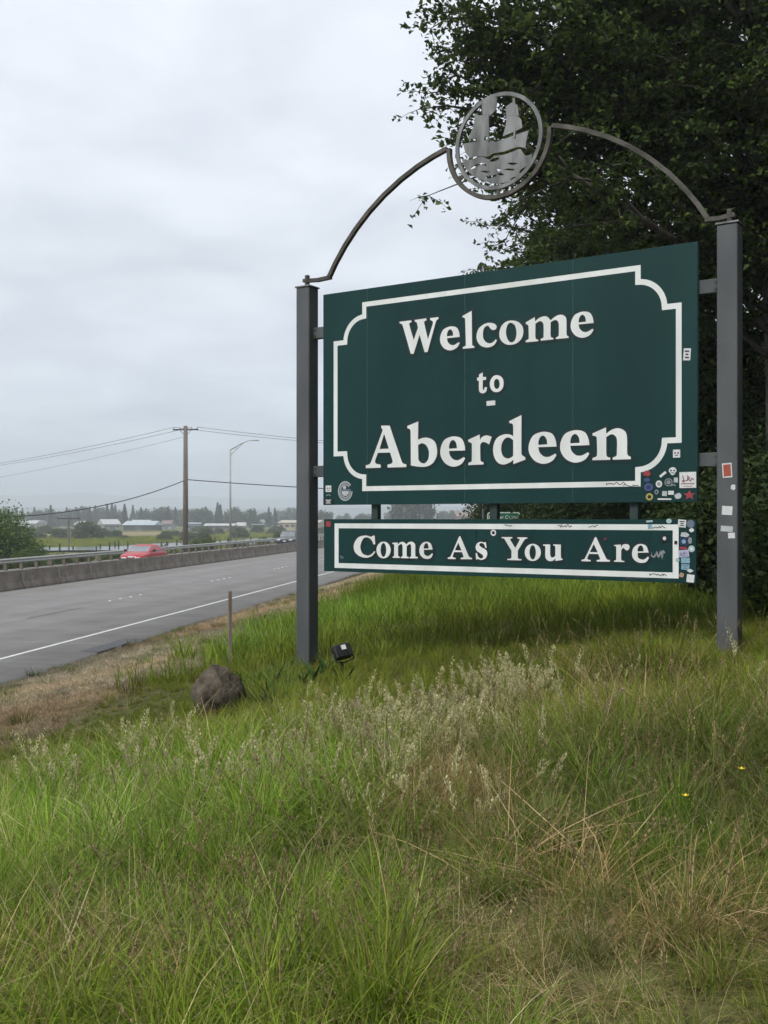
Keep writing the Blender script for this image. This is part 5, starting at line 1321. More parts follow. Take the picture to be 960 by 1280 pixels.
for s in np.concatenate([np.arange(-5, 12, 2.4), np.arange(12.5, 48, 1.9)]):
    for row, (dp_, mm) in enumerate(((-3.1, (S2, S1)), (-4.6, (S1, S3)))):
        p = dp_ + rgT.uniform(-.35, .35) - .02 * s + (.5 if s > 30 else 0) - (3.2 if s < 12 else 0); x, y, _ = W(p, s + rgT.uniform(-.5, .5))
        place_shrub(mm[k % 2], "shrub", x, y, rgT.uniform(0, 6.28), rgT.uniform(.8, 1.15), "dark green shrub in the dense undergrowth below the grove", group="undergrowth shrubs below the trees")
        k += 1

for x, y, sc in ((5.2, 43.5, 1.0), (5.6, 45.5, 1.1), (6.0, 43.5, 1.1), (7.0, 42.0, 1.2), (4.9, 29.0, .95), (5.8, 27.5, 1.0), (6.6, 26.0, 1.1), (6.4, 48.0, 1.2)):
    place_shrub(S3 if y > 40 else S1, "shrub", x, y, rgT.uniform(0, 6.28), sc, "dark green shrub in the dense undergrowth below the grove", group="undergrowth shrubs below the trees")
# the big shrub behind the guardrail
BRIGHT = [(.085, .15, .034), (.11, .18, .04), (.07, .12, .03), (.14, .20, .05)]
S4 = shrub(41, 2.6, 2.3, 4.1, 420, .15, BRIGHT, up=.4, clump=.26)
for x, y, sc, rz, lb in ((-27.0, 70.0, 1.34, 0, "big bright green bush right behind the guardrail"), (-30.8, 73.0, 1.4, 2, "taller bright bush next to the one at the guardrail"), (-25.2, 73.0, .62, 4, "smaller bright bush at the edge of the big ones")):
    place_shrub(S4, "bush", x, y, rz, sc, lb, "bush", "bushes behind the guardrail")

# marsh bushes
MARSH = [(.085, .12, .05), (.11, .145, .06), (.07, .10, .045), (.135, .16, .065)]
S5 = shrub(51, 3.2, 2.6, 3.6, 130, .5, MARSH, clump=.4); S6 = shrub(52, 4.2, 3.0, 3.0, 130, .5, MARSH, clump=.4)
mb = [(-90, 258, .9, "round dark bush standing alone in the reeds"), (-75.0, 262, 1.2, "bigger round bush next to the lone one in the reeds")]
for x, y, sc, lb in mb:
    place_shrub(S5, "bush", x, y, 1, sc, lb, "bush", "bushes in the marsh")
rb = random.Random(77)
for k in range(64):
    if k < 26:
        y = rb.uniform(255, 400); x = (rb.uniform(22, 135) - 480) / 1295 * y
    elif k < 40:
        y = rb.uniform(300, 420); x = (rb.uniform(240, 375) - 480) / 1295 * y
    elif k < 54:
        y = rb.uniform(215, 300); x = (rb.uniform(140, 370) - 480) / 1295 * y
    else:
        y = rb.uniform(260, 500); x = rb.uniform(-.02, .06) * y - 20
    if PS(x, y)[0] < 48: continue
    place_shrub(rb.choice((S5, S6)), "bush", x, y, rb.uniform(0, 6.28), rb.uniform(.35, .65) if k >= 40 else rb.uniform(.45, .8), "grey-green bush out on the hazy marsh", "bush", "bushes in the marsh")
# weeds and young bushes just behind the rail
S7 = shrub(61, .9, .8, 1.3, 110, .10, BRIGHT + [(.16, .15, .05)], clump=.3)
for k in range(26):
    s = rb.uniform(58, 150); p = rb.uniform(32.3, 37)
    x, y, _ = W(p, s)
    place_shrub(S7, "weed_bush", x, y, rb.uniform(0, 6.28), rb.uniform(.6, 1.1), "knee-high yellow-green weed bush on the bank behind the guardrail", "bush", "weed bushes on the bank")

# far trees: conifers and round crowns in the haze
def conifer(seed, h, r0, tiers=13):
    rg = np.random.default_rng(seed); V = []; F = []
    C = []
    n = 900
    t = rg.random(n) ** .75
    ang = rg.uniform(0, 6.28, n); tier = (t * tiers) % 1
    rad = r0 * (1 - t) ** .85 * (.55 + .45 * (1 - tier)) * rg.uniform(.75, 1.1, n)
    P = np.stack([np.cos(ang) * rad, np.sin(ang) * rad, h * (.10 + .9 * t) - rad * .35], -1)
    V, F, c = leaves(rg, P, h * .085, [(.034, .058, .034), (.045, .07, .04), (.028, .048, .03)], up=.2, aspect=.5)
    w_ = MB().tube([(0, 0, -.3), (0, 0, h * .96)], [h * .018, h * .004], 6)
    mw = bpy.data.meshes.new("trunk"); mw.from_pydata(w_.v, [], w_.f); mw.materials.append(mbark)
    # inner mass of boughs so that no sky shows through the stem
    return mw, np_mesh("crown", V, F, mleaf, c)
def broad(seed, h, r):
    rg = np.random.default_rng(seed); C = []
    for k in range(46):
        d = rg.standard_normal(3); d /= np.linalg.norm(d)
        c = np.array([d[0] * r, d[1] * r, h * .55 + d[2] * h * .40]) * np.array([.8, .8, 1])
        C.append(c + rg.standard_normal((26, 3)) * r * .2)
    C = np.concatenate(C)
    V, F, c = leaves(rg, C, r * .26, [(.05, .075, .038), (.062, .092, .045), (.075, .105, .05)], up=.4, aspect=.7)
    w_ = MB().tube([(0, 0, -.3), (0, 0, h * .7)], [r * .09, r * .03], 6)
    mw = bpy.data.meshes.new("trunk"); mw.from_pydata(w_.v, [], w_.f); mw.materials.append(mbark)
    return mw, np_mesh("crown", V, F, mleaf, c)
CON = [conifer(71, 15, 3.0), conifer(72, 17, 3.2, 15), conifer(73, 13, 2.8, 11)]
BRD = [broad(81, 10, 4.2), broad(82, 9, 5.2), broad(83, 12, 4.6)]
rf = random.Random(9)
CONL = "hazy dark conifer in the tree belt beyond the far buildings"
BRDL = "hazy round-crowned tree in the belt beyond the far buildings"
hero = [(28, 13), (43, 14), (51, 10), (62, 10), (73, 9), (119, 16), (134, 18), (140, 19), (144, 17), (155, 13), (183, 12), (225, 11), (272, 20), (281, 9), (108, 9), (336, 14)]
for xpx, hh in hero:
    y = rf.uniform(640, 760); x = (xpx - 480) / 1295 * y
    h = hh / 1295 * y + 5.4
    m_ = rf.choice(CON); sc = h / (15, 17, 13)[CON.index(m_)]
    place_tree(m_, "conifer_tree", x, y, rf.uniform(0, 6.28), sc, CONL, "conifer", "tree belt beyond the far buildings")
for k in range(150):
    xpx = -20 + 430 * (k + rf.random()) / 150
    y = rf.uniform(560, 900); x = (xpx - 480) / 1295 * y
    if rf.random() < .42:
        m_ = rf.choice(CON); place_tree(m_, "conifer_tree", x, y, rf.uniform(0, 6.28), rf.uniform(.55, .9), CONL, "conifer", "tree belt beyond the far buildings")
    else:
        m_ = rf.choice(BRD); place_tree(m_, "far_tree", x, y, rf.uniform(0, 6.28), rf.uniform(.65, 1.15), BRDL, "tree", "tree belt beyond the far buildings")
for k in range(26):
    y = rf.uniform(600, 900); x = rf.uniform(-.05, .13) * y
    m_ = rf.choice(BRD); place_tree(m_, "far_tree", x, y, rf.uniform(0, 6.28), rf.uniform(.6, .9), BRDL, "tree", "tree belt beyond the far buildings")
x, y = 11.5, 430
place_tree(broad(85, 13, 9), "far_tree", x, y, 0, 1.0, "large round tree across the road, seen under the big board", "tree")

# stubs of old pilings in the shallows
mpil = mat("piling_wood", (.03, .026, .022), (.06, .05, .045), scale=3, rough=.95)
for k in range(34):
    _q = rb.randrange(40, 82); x = RIVC[_q, 0] + rb.uniform(-6, 6); y = RIVC[_q, 1] + rb.uniform(-6, 6)
    h = rb.uniform(.35, 1.2)
    o = MB().tube([(0, 0, -.6), (rb.uniform(-.05, .05), 0, h)], [.17, .13], 7).build("piling", mpil, None, (x, y, -2.1))
    tag(o, "dark rotten piling stub standing in the shallow water", "piling", "piling stubs in the shallows")

# ================================================================== GRASS
mblade = leaf_mat("grass_blade", .28, rough=.6, instancer=True, spec=.08)
PROTO = {}
def blades(rg, n, rad, h0, h1, w0, w1, bend, lean, palette, seg=4, spread=1.0):
    """curved tapering blades; returns verts, quads, colours"""
    a = rg.uniform(0, 6.28, n); rr = rad * np.sqrt(rg.random(n))
    base = np.stack([np.cos(a) * rr, np.sin(a) * rr, np.full(n, -.02)], -1)
    h = rg.uniform(h0, h1, n); wd = rg.uniform(w0, w1, n)
    az = a * spread + rg.normal(0, 1.2, n)
    d = np.stack([np.cos(az), np.sin(az), np.zeros(n)], -1)
    side = np.stack([-np.sin(az), np.cos(az), np.zeros(n)], -1)
    tw = rg.uniform(-.8, .8, n)
    side = side * np.cos(tw)[:, None] + d * np.sin(tw)[:, None]
    ln = rg.uniform(*lean, n); bd = rg.uniform(*bend, n)
    rows = []; ws = []
    ang = ln.copy(); p = base.copy()
    for k in range(seg + 1):
        t = k / seg
        ww = wd * (1 - t ** 1.6) * (.75 + .5 * t * (t < .5)) + .0006
        rows.append(np.stack([p - side * ww[:, None] * .5, p + side * ww[:, None] * .5], 1))
        ang = ln + bd * ((k + .5) / seg) ** 1.4
        p = p + (d * np.sin(ang)[:, None] + np.array([0, 0, 1.0]) * np.cos(ang)[:, None]) * (h / seg)[:, None]
    V = np.stack(rows, 1)                       # n, seg+1, 2, 3
    pal = np.array(palette); c = pal[rg.integers(0, len(pal), n)] * rg.uniform(.78, 1.22, (n, 1))
    col = np.repeat(c[:, None, :], (seg + 1) * 2, 1)
    i = (np.arange(n) * (seg + 1) * 2)[:, None]
    F = np.concatenate([i + np.array([[2 * k, 2 * k + 1, 2 * k + 3, 2 * k + 2]]) for k in range(seg)])
    return V.reshape(-1, 3), F, col.reshape(-1, 3)
def merge(parts):
    Vs = []; Fs = []; Cs = []; b = 0
    for V, F, c in parts:
        Vs.append(V); Fs.append(F + b); Cs.append(c); b += len(V)
    return np.concatenate(Vs), np.concatenate(Fs), np.concatenate(Cs)
def panicle(rg, base_xy, h, size, palette, tilt, n=70, width=.05, seg=4):
    """a flowering grass: stem with an airy head of spikelets"""
    d = np.array([math.cos(tilt[0]), math.sin(tilt[0])]) * tilt[1]
    pts = [np.array([base_xy[0] + d[0] * t ** 2 * h, base_xy[1] + d[1] * t ** 2 * h, h * t]) for t in np.linspace(0, 1, seg + 1)]
    w_ = .0026
    ct, st_ = math.cos(tilt[0] + 1.2), math.sin(tilt[0] + 1.2)
    V = []
    for k, p in enumerate(pts):
        q = w_ * (1 - .5 * k / seg)
        V += [p - np.array([ct, st_, 0]) * q, p + np.array([ct, st_, 0]) * q]
    F = np.array([[2 * k, 2 * k + 1, 2 * k + 3, 2 * k + 2] for k in range(seg)])
    V = np.array(V); c = np.tile(np.array([[.17, .18, .07]]), (len(V), 1))
    t = rg.random(n) ** .9
    ln = size
    ax = np.stack([np.interp(1 - t * ln / h, np.linspace(0, 1, seg + 1), [p[j] for p in pts]) for j in range(3)], -1)
    rad = width * np.sin(np.pi * np.clip(t * .9 + .08, 0, 1)) ** .8 * rg.random(n) ** .6
    a = rg.uniform(0, 6.28, n)
    P = ax + np.stack([np.cos(a) * rad, np.sin(a) * rad, rad * .6], -1)
    dirv = np.stack([np.cos(a) * .5, np.sin(a) * .5, np.ones(n)], -1); dirv /= np.linalg.norm(dirv, axis=1, keepdims=True)
    sd = np.stack([-np.sin(a), np.cos(a), np.zeros(n)], -1)
    L_ = rg.uniform(.010, .019, n)[:, None]; wd = L_ * .22
    q = np.stack([P - dirv * L_ * .5, P + sd * wd, P + dirv * L_ * .5, P - sd * wd], 1).reshape(-1, 3)
    Fq = (np.arange(n) * 4)[:, None] + np.array([[0, 1, 2, 3]])
    pal = np.array(palette); cc = np.repeat(pal[rg.integers(0, len(pal), n)] * rg.uniform(.8, 1.15, (n, 1)), 4, 0)
    return merge([(V, F, c), (q, Fq, cc)])
GREEN = [(.180, .260, .026), (.145, .22, .022), (.23, .305, .036), (.11, .17, .024), (.25, .27, .055)]
OLIVE = [(.130, .170, .030), (.155, .185, .034), (.10, .135, .026), (.18, .185, .05), (.23, .20, .075)]
STRAW = [(.46, .36, .19), (.38, .28, .14), (.55, .44, .26), (.30, .22, .11), (.24, .19, .08)]
THATCH = [(.40, .30, .19), (.50, .39, .25), (.31, .22, .14), (.56, .45, .31), (.22, .16, .10)]
PLUME = [(.60, .59, .40), (.70, .67, .50), (.46, .48, .26), (.58, .52, .38), (.34, .38, .16)]
PINKP = [(.40, .30, .27), (.33, .25, .22), (.46, .38, .34)]
def proto(key, parts):
    V, F, c = merge(parts)
    o = bpy.data.objects.new("clump_" + key, np_mesh("clump_" + key, V, F, mblade, c, smooth=False))
    PROTO.setdefault(key.split('-')[0], []).append(o)
rq = np.random.default_rng(100)
for k in range(5):
    proto("under-%d" % k, [blades(rq, 120, .25, .05, .15, .0022, .0045, (.3, 1.6), (.1, 1.0), OLIVE + GREEN[:3], 3), blades(rq, 34, .25, .08, .22, .0018, .0032, (.0, 1.0), (.7, 1.5), STRAW, 3)])
    proto("lush-%d" % k, [blades(rq, 84, .06, .12, .34, .0026, .0062, (.3, 1.7), (.03, .75), GREEN, 5), blades(rq, 6, .05, .2, .45, .0018, .003, (.3, 1.2), (.1, .9), STRAW, 4)])
    proto("fine-%d" % k, [blades(rq, 84, .07, .14, .34, .0018, .004, (.4, 2.0), (.05, .9), OLIVE + GREEN[:2], 4), blades(rq, 16, .07, .15, .36, .0018, .003, (.4, 1.8), (.2, 1.2), STRAW, 4)])
    proto("straw-%d" % k, [blades(rq, 60, .08, .12, .36, .0012, .0026, (.2, 1.7), (.4, 1.35), STRAW + STRAW[:3], 4, .6), blades(rq, 34, .08, .10, .24, .002, .004, (.4, 1.8), (.1, .8), OLIVE, 3)])
    proto("mat-%d" % k, [blades(rq, 90, .22, .12, .40, .0018, .0036, (-.2, .7), (1.0, 1.6), STRAW + OLIVE[3:] + THATCH[:2], 3, .2), blades(rq, 40, .2, .06, .18, .002, .004, (.4, 1.8), (.1, .8), OLIVE, 3)])
    proto("thatch-%d" % k, [blades(rq, 170, .26, .04, .14, .003, .008, (-.3, .6), (1.05, 1.6), THATCH, 2, .2), blades(rq, 14, .2, .04, .10, .003, .005, (.3, 1.2), (.1, .9), OLIVE, 3)])
    proto("clover-%d" % k, [blades(rq, 46, .16, .05, .15, .012, .024, (.5, 1.7), (.2, .9), [(.075, .135, .03), (.095, .16, .035), (.06, .11, .026)], 3)])
    proto("midunder-%d" % k, [blades(rq, 110, .30, .06, .17, .005, .009, (.3, 1.5), (.05, .8), GREEN + OLIVE, 2)])
    proto("mid-%d" % k, [blades(rq, 66, .09, .14, .34, .0045, .0095, (.3, 1.6), (.03, .65), GREEN, 4)])
    proto("midolive-%d" % k, [blades(rq, 70, .12, .12, .30, .004, .008, (.3, 1.5), (.05, .8), OLIVE + GREEN[:2], 3), blades(rq, 8, .1, .15, .3, .003, .004, (.3, 1.3), (.2, 1.0), STRAW, 3)])
    proto("farclump-%d" % k, [blades(rq, 70, .36, .14, .38, .011, .020, (.3, 1.3), (.02, .45), GREEN + GREEN[:3] + OLIVE[:1], 2)])
    st_parts = []
    for j in range(3):
        st_parts.append(panicle(rq, rq.normal(0, .05, 2), rq.uniform(.30, .50), rq.uniform(.08, .15), PLUME if k < 4 else PINKP, (rq.uniform(0, 6.28), rq.uniform(.05, .45)), 80, rq.uniform(.014, .034)))
    proto("plume-%d" % k, st_parts)
    sd_parts = []
    for j in range(3):
        sd_parts.append(panicle(rq, rq.normal(0, .06, 2), rq.uniform(.3, .55), rq.uniform(.08, .15), STRAW, (rq.uniform(0, 6.28), rq.uniform(.1, .6)), 34, rq.uniform(.006, .016)))
    proto("seed-%d" % k, sd_parts)
    # broad-leaved dock and nettle
    proto("dock-%d" % k, [blades(rq, 12, .06, .12, .34, .03, .06, (.4, 1.5), (.1, .6), [(.045, .10, .022), (.06, .125, .028), (.04, .085, .02)], 6)])

def scatter(name, label, cat, keys, X, Y, rz, sc, which, tint, tilt=None):
    """one scattered mass of clumps; which = index into the clumps of the given keys"""
    coll = bpy.data.collections.new("clumps_" + name)
    objs = [o for k in keys for o in PROTO[k]]
    for j, o in enumerate(objs):
        c = bpy.data.objects.new("%03d_%s" % (j, o.name), o.data)
        coll.objects.link(c)
    n = len(X)
    me = bpy.data.meshes.new(name)
    me.vertices.add(n)
    co = np.stack([X, Y, ground_z(X, Y)], -1).astype(np.float32)
    me.vertices.foreach_set('co', co.ravel())
    rot = np.zeros((n, 3), np.float32); rot[:, 2] = rz
    if tilt is not None: rot[:, 0] = tilt[0]; rot[:, 1] = tilt[1]
    for nm, tp, arr in (("rot", 'FLOAT_VECTOR', rot), ("scl", 'FLOAT', sc.astype(np.float32)), ("which", 'INT', which.astype(np.int32)), ("tint", 'FLOAT_VECTOR', tint.astype(np.float32))):
        at_ = me.attributes.new(nm, tp, 'POINT')
        at_.data.foreach_set('vector' if tp == 'FLOAT_VECTOR' else 'value', np.ascontiguousarray(arr).ravel())
    o = link(name, me)
    tag(o, label, cat, kind="stuff")
    ng = bpy.data.node_groups.new("scatter_" + name, 'GeometryNodeTree')
    ng.interface.new_socket(name="Geometry", in_out='INPUT', socket_type='NodeSocketGeometry')
    ng.interface.new_socket(name="Geometry", in_out='OUTPUT', socket_type='NodeSocketGeometry')
    gi = ng.nodes.new('NodeGroupInput'); go = ng.nodes.new('NodeGroupOutput')
    ci = ng.nodes.new('GeometryNodeCollectionInfo'); ci.inputs['Collection'].default_value = coll
    ci.inputs['Separate Children'].default_value = True; ci.inputs['Reset Children'].default_value = True
    iop = ng.nodes.new('GeometryNodeInstanceOnPoints'); iop.inputs['Pick Instance'].default_value = True
    def na(nm, tp):
        q = ng.nodes.new('GeometryNodeInputNamedAttribute'); q.data_type = tp; q.inputs['Name'].default_value = nm; return q.outputs['Attribute']
    ng.links.new(gi.outputs[0], iop.inputs['Points']); ng.links.new(ci.outputs[0], iop.inputs['Instance'])
    ng.links.new(na("which", 'INT'), iop.inputs['Instance Index'])
    e2r = ng.nodes.new('FunctionNodeEulerToRotation'); ng.links.new(na("rot", 'FLOAT_VECTOR'), e2r.inputs[0])
    ng.links.new(e2r.outputs[0], iop.inputs['Rotation'])
    ng.links.new(na("scl", 'FLOAT'), iop.inputs['Scale'])
    ng.links.new(iop.outputs[0], go.inputs[0])
    md = o.modifiers.new("scatter", 'NODES'); md.node_group = ng
    return o

def sample(rg, n, y0, y1, side=.43, margin=.9):
    """points on the verge in a fan in front of the standing place"""
    t = rg.random(n)
    Y = np.sqrt(y0 ** 2 + t * (y1 ** 2 - y0 ** 2))
    X = (rg.random(n) * 2 - 1) * (Y * side + margin)
    return X, Y
def gauss(X, Y, cx, cy, sx, sy, a=0.0):
    c, s_ = math.cos(a), math.sin(a); u = (X - cx) * c + (Y - cy) * s_; v = -(X - cx) * s_ + (Y - cy) * c
    return np.exp(-(u / sx) ** 2 - (v / sy) ** 2)
def nfield(X, Y, f, o):
    return np.clip(.5 + .45 * bumps(X * f + o, Y * f - o), 0, 1)
def straw_field(X, Y):
    """where the sward is dry or trampled"""
    f = .42 * gauss(X, Y, .55, 4.3, .45, 1.0) + 1.3 * gauss(X, Y, .33, 5.25, .34, .55) + .7 * gauss(X, Y, 1.75, 7.6, .35, .9) + .55 * gauss(X, Y, 2.05, 5.4, .28, 1.2) + .55 * gauss(X, Y, -.6, 3.5, .9, .5) + .5 * gauss(X, Y, .9, 3.3, .9, .45)
    return f + .35 * (nfield(X, Y, 1.3, 4) - .5) + .14 * np.clip((4.6 - Y) / 1.4, 0, 1)
def stump_free(X, Y):
    return ((X + 1.53) ** 2 + (Y - 9.55) ** 2 > .25 ** 2)
def tints(rg, X, Y, lo=.8, hi=1.2):
    n = len(X); b = (.74 + .5 * nfield(X, Y, 1.1, 11)) * rg.uniform(lo, hi, n)
    yel = .38 * (nfield(X, Y, .7, 23) - .5) + rg.normal(0, .10, n) - .01
    return np.stack([b * (1 + .5 * yel), b, b * (1 - .3 * yel)], -1)
rs = np.random.default_rng(2024)
# --- the near sward: a short mixed bottom layer, and uneven tufts standing out of it
POSTS = [(-.98, 12.1), (3.15, 9.25)]
def trims(X, Y, P_):
    k = np.clip((5.1 - P_) / 2.2, .45, 1) * (1 - .5 * gauss(X, Y, -1.35, 8.7, .5, .9))
    for a_, b_ in POSTS:
        k = k * (1 - .72 * gauss(X, Y, a_, b_ - .5, .5, 1.1))
    return k
def layer(n, y0, y1, kinds, pick, name, label, scl, clump):
    """pick(straw, jitter, X, Y, P) gives the kind index of each tuft"""
    X, Y = sample(rs, n, y0, y1, .43, 1.8 if y0 < 5 else 1.3)
    if clump:      # pull tufts toward tussock centres, leaving hollows between
        gx_ = np.round(X / .34) * .34; gy_ = np.round(Y / .34) * .34
        hx = np.sin(gx_ * 91.7 + gy_ * 37.3) * .14; hy = np.sin(gx_ * 53.1 + gy_ * 77.9) * .14
        X = X + (gx_ + hx - X) * clump; Y = Y + (gy_ + hy - Y) * clump
    P_, S_ = PS(X, Y)
    sf = straw_field(X, Y); jit = rs.random(n)
    kind = pick(sf, jit, X, Y, P_)
    hollow = gauss(X, Y, .45, 3.75, .16, .13) + gauss(X, Y, -1.02, 3.55, .20, .14) + gauss(X, Y, -1.25, 5.2, .15, .13) + gauss(X, Y, .75, 6.1, .14, .18)
    ok = (P_ < 9.6) & (P_ > -5) & stump_free(X, Y) & (hollow < .35 + .5 * rs.random(n))
    which = kind * 5 + rs.integers(0, 5, n)
    lush = gauss(X, Y, -1.7, 5.6, 1.1, 2.2) + .6 * gauss(X, Y, -.6, 10.2, .7, 1.0)
    sc = rs.uniform(.6, 1.3, n) * scl * (.65 + .7 * nfield(X, Y, 1.7, 3)) * trims(X, Y, P_)
    tn = tints(rs, X, Y, .72, 1.28) * (1 + .28 * lush)[:, None]
    tl = (rs.normal(0, .16, n), rs.normal(0, .16, n))
    scatter(name, label, "grass", kinds, X[ok], Y[ok], rs.uniform(0, 6.28, n)[ok], sc[ok], which[ok], tn[ok], (tl[0][ok], tl[1][ok]))
def edge_dry(P_):
    return P_ + rs.normal(0, .3, len(P_)) > 4.6
layer(1150, 1.7, 7.0, ["under", "mat", "clover", "thatch"], lambda sf, j, X, Y, P_: np.where(edge_dry(P_), 3, np.where(sf + .4 * (j - .5) > .45, 1, np.where(j > .93, 2, 0))),
      "grass_underlayer", "short mixed green and brown turf low between the tufts", 1.0, 0)
layer(2900, 1.9, 7.2, ["lush", "fine", "straw", "mat"], lambda sf, j, X, Y, P_: np.where(sf + .5 * (j - .5) > .55, np.where(j < .3, 3, 2), np.where((X > .2) & (j < .7) | (j < .25), 1, 0)),
      "long_grass", "long green and straw coloured grass tufts on the slope", 1.0, .35)
layer(2150, 6.8, 12.8, ["midunder", "midolive", "mat", "thatch"], lambda sf, j, X, Y, P_: np.where(edge_dry(P_), 3, np.where(sf + .4 * (j - .5) > .5, 2, np.where(j < .2, 1, 0))),
      "verge_underlayer", "short green turf around the boulder and sign posts", 1.0, 0)
layer(2800, 6.8, 12.8, ["mid", "midolive", "straw", "thatch"], lambda sf, j, X, Y, P_: np.where(edge_dry(P_), 3, np.where(sf + .5 * (j - .5) > .5, 2, np.where(j < .35, 1, 0))),
      "verge_grass", "green grass tufts around the boulder and sign posts", .95, .3)
# --- behind the sign
n = 5200
X, Y = sample(rs, n, 12.3, 46, .42, 1.0)
P_, S_ = PS(X, Y)
ok = (P_ < 9.6) & (P_ > -4.2)
drye = P_ + rs.normal(0, .45, n) > 4.6
which = np.where(drye, 10, np.where(rs.random(n) < .15, 5, 0)) + rs.integers(0, 5, n)
tn = tints(rs, X, Y)
scatter("verge_grass_beyond", "green grass of the verge stretching away behind the welcome sign", "grass", ["farclump", "midolive", "thatch"], X[ok], Y[ok], rs.uniform(0, 6.28, n)[ok], (rs.uniform(.75, 1.2, n) * (1 + .012 * Y) * np.where(drye, 1.1, 1))[ok], which[ok], tn[ok])
# --- dry thatch along the pavement
n = 4200
S_ = 8 + 32 * rs.random(n) ** 1.3; P_ = rs.uniform(4.6, 9.75, n)
X = S_ * RD[0] + P_ * RN[0]; Y = S_ * RD[1] + P_ * RN[1]
tn = tints(rs, X, Y, .35, 1.2)
which = rs.integers(0, 5, n) + np.where(rs.random(n) < .03, 5, 0)
scatter("dry_thatch", "dead brown mown grass along the edge of the pavement", "dry grass", ["thatch", "midolive"], X, Y, rs.uniform(0, 6.28, n), rs.uniform(.7, 1.15, n), which, tn)
# --- flowering grass with pale heads
def cloud(rg, specs):
    Xs = []; Ys = []
    for cx, cy, sx, sy, n in specs:
        Xs.append(rg.normal(cx, sx, n)); Ys.append(rg.normal(cy, sy, n))
    return np.concatenate(Xs), np.concatenate(Ys)
X, Y = cloud(rs, [(.95, 7.8, .22, .3, 20), (.55, 7.3, .2, .3, 22), (.66, 7.5, .30, .35, 28), (.30, 6.8, .32, .4, 34), (-.12, 6.9, .20, .4, 28), (-.10, 6.2, .24, .3, 34), (.42, 6.2, .28, .25, 26), (-.40, 7.2, .10, .3, 8), (.95, 7.2, .16, .4, 6), (-1.50, 7.2, .05, .35, 16), (-1.05, 6.1, .22, .2, 8),
    (-.72, 5.9, .18, .2, 18), (-1.95, 6.9, .30, .25, 6), (-1.70, 6.3, .18, .25, 6), (.05, 5.3, .28, .2, 14), (1.5, 7.4, .3, .5, 5), (2.4, 7.0, .5, .5, 4)])
Y = Y - .30
n = len(X); ok = stump_free(X, Y)
tn = np.array([[1.06, 1.0, .88]]) * rs.uniform(.85, 1.2, (n, 1))
which = np.where(rs.random(n) < .95, rs.integers(0, 4, n), 4)
scatter("flowering_grass", "pale feathery flowering grass heads standing in front of the sign", "grass", ["plume"], X[ok], Y[ok], rs.uniform(0, 6.28, n)[ok], rs.uniform(.6, 1.08, n)[ok], which[ok], tn[ok], (rs.normal(0, .12, n)[ok], rs.normal(0, .12, n)[ok]))
# --- golden tussocks of dead grass
X, Y = cloud(rs, [(.36, 5.2, .17, .25, 64), (.12, 5.1, .20, .2, 22), (1.42, 6.3, .12, .4, 34), (1.70, 4.9, .08, .5, 26), (.62, 4.3, .28, .3, 14), (-.95, 3.55, .25, .12, 10), (1.0, 3.6, .3, .2, 14)])
n = len(X); tn = np.array([[1.12, 1.02, .95]]) * rs.uniform(.85, 1.3, (n, 1))
scatter("straw_tussocks", "golden dead grass tussocks lying in the green sward", "dry grass", ["straw", "mat"], X, Y, rs.uniform(0, 6.28, n), rs.uniform(.95, 1.55, n), np.where(rs.random(n) < .8, 0, 5) + rs.integers(0, 5, n), tn, (rs.normal(0, .15, n), rs.normal(0, .15, n)))
# --- thin seed stems through the dry part
X, Y = cloud(rs, [(-.9, 4.2, .8, .7, 26), (-.3, 5.6, .8, .6, 14), (.5, 4.6, .7, .9, 50), (1.7, 5.2, .5, 1.2, 50), (1.9, 7.5, .6, .8, 50), (-.5, 3.6, .8, .5, 40), (2.6, 9.0, .8, .8, 40), (.9, 3.4, .8, .4, 30)])
n = len(X); tn = np.ones((n, 3)) * rs.uniform(.7, 1.1, (n, 1))
scatter("seed_stems", "thin straw seed stems rising from the trampled grass", "grass", ["seed"], X, Y, rs.uniform(0, 6.28, n), rs.uniform(.6, 1.0, n), rs.integers(0, 5, n), tn, (rs.normal(0, .2, n), rs.normal(0, .2, n)))
# --- broad-leaved weeds by the boulder
X, Y = cloud(rs, [(-1.05, 10.2, .22, .5, 40), (-1.2, 11.3, .2, .4, 20), (2.9, 7.0, .2, .3, 8), (-2.0, 7.2, .3, .3, 6)])
n = len(X); ok = stump_free(X, Y)
scatter("broadleaf_weeds", "dark green leafy weeds clustered between the boulder and the post", "weeds", ["dock", "lush"], X[ok], Y[ok], rs.uniform(0, 6.28, n)[ok], rs.uniform(.7, 1.2, n)[ok], rs.integers(0, 10, n)[ok], (np.ones((n, 3)) * rs.uniform(.8, 1.2, (n, 1)))[ok])
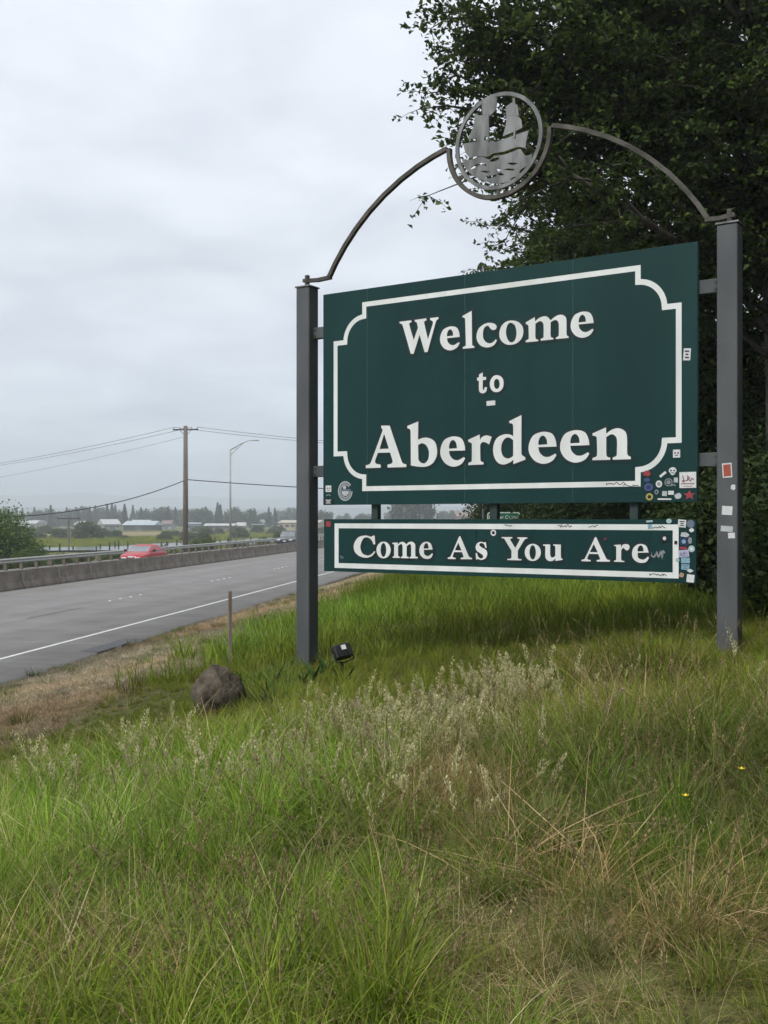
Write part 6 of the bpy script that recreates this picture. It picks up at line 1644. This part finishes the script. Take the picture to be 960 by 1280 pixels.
# --- reeds of the marsh
n = 9000
Y = 100 + 330 * rs.random(n) ** 1.4; X = (rs.uniform(-60, 420, n) - 480) / 1295 * Y
P_, S_ = PS(X, Y)
ok = (P_ > 36) & ~in_river(X, Y, 5) & ~((P_ > 40) & (Y < 165)) & (np.exp(-((X + 92) / 26.0) ** 4 - ((Y - 360) / 55.0) ** 4) < .3)
yel = rs.random((n, 1))
tn = (np.array([[1.0, .95, 1.0]]) * (1 - yel) + np.array([[1.7, 1.3, 1.6]]) * yel) * rs.uniform(.7, 1.15, (n, 1))
scatter("marsh_reeds", "rough green and yellow reeds covering the marsh beyond the guardrail", "reeds", ["farclump"], X[ok], Y[ok], rs.uniform(0, 6.28, n)[ok], rs.uniform(1.6, 3.4, n)[ok], rs.integers(0, 5, n)[ok], tn[ok])
# two buttercups
myel = mat("buttercup_yellow", (.70, .50, .02), (.78, .58, .03), scale=30, rough=.4)
mstem = mat("flower_stem", (.08, .13, .03), rough=.6)
for fx_, fy_, hh in ((1.225, 4.20, .26), (1.46, 4.22, .34)):
    z = gz(fx_, fy_)
    r = empty("buttercup", (fx_, fy_, z)); tag(r, "small yellow buttercup flower in the long green grass", "flower", "buttercups in the grass")
    MB().tube([(0, 0, -.03), (.01, 0, hh * .6), (.0, .01, hh)], [.0022, .0018, .0015], 5).build("stem", mstem, r)
    for k in range(5):
        a = 2 * math.pi * k / 5; c, s_ = math.cos(a), math.sin(a)
        MB().add([(0, .01, hh), (c * .009 - s_ * .007, s_ * .009 + c * .007 + .01, hh + .006), (c * .017, s_ * .017 + .01, hh + .011), (c * .009 + s_ * .007, s_ * .009 - c * .007 + .01, hh + .006)], [(0, 3, 2, 1)]).build("petal", myel, r)

# ================================================================== HAZE
hz = bpy.data.materials.new("haze"); hz.use_nodes = True
n = hz.node_tree; n.nodes.clear()
o_ = n.nodes.new("ShaderNodeOutputMaterial"); v_ = n.nodes.new("ShaderNodeVolumePrincipled")
v_.inputs['Color'].default_value = (.88, .93, 1.0, 1); v_.inputs['Density'].default_value = 6.0e-4; v_.inputs['Anisotropy'].default_value = .2
n.links.new(v_.outputs[0], o_.inputs['Volume'])
tag(MB().box(-9500, -9500, -8, 9500, 9500, 160).build("haze", hz), "thin pale haze over the marsh and hills", "haze", kind="stuff")
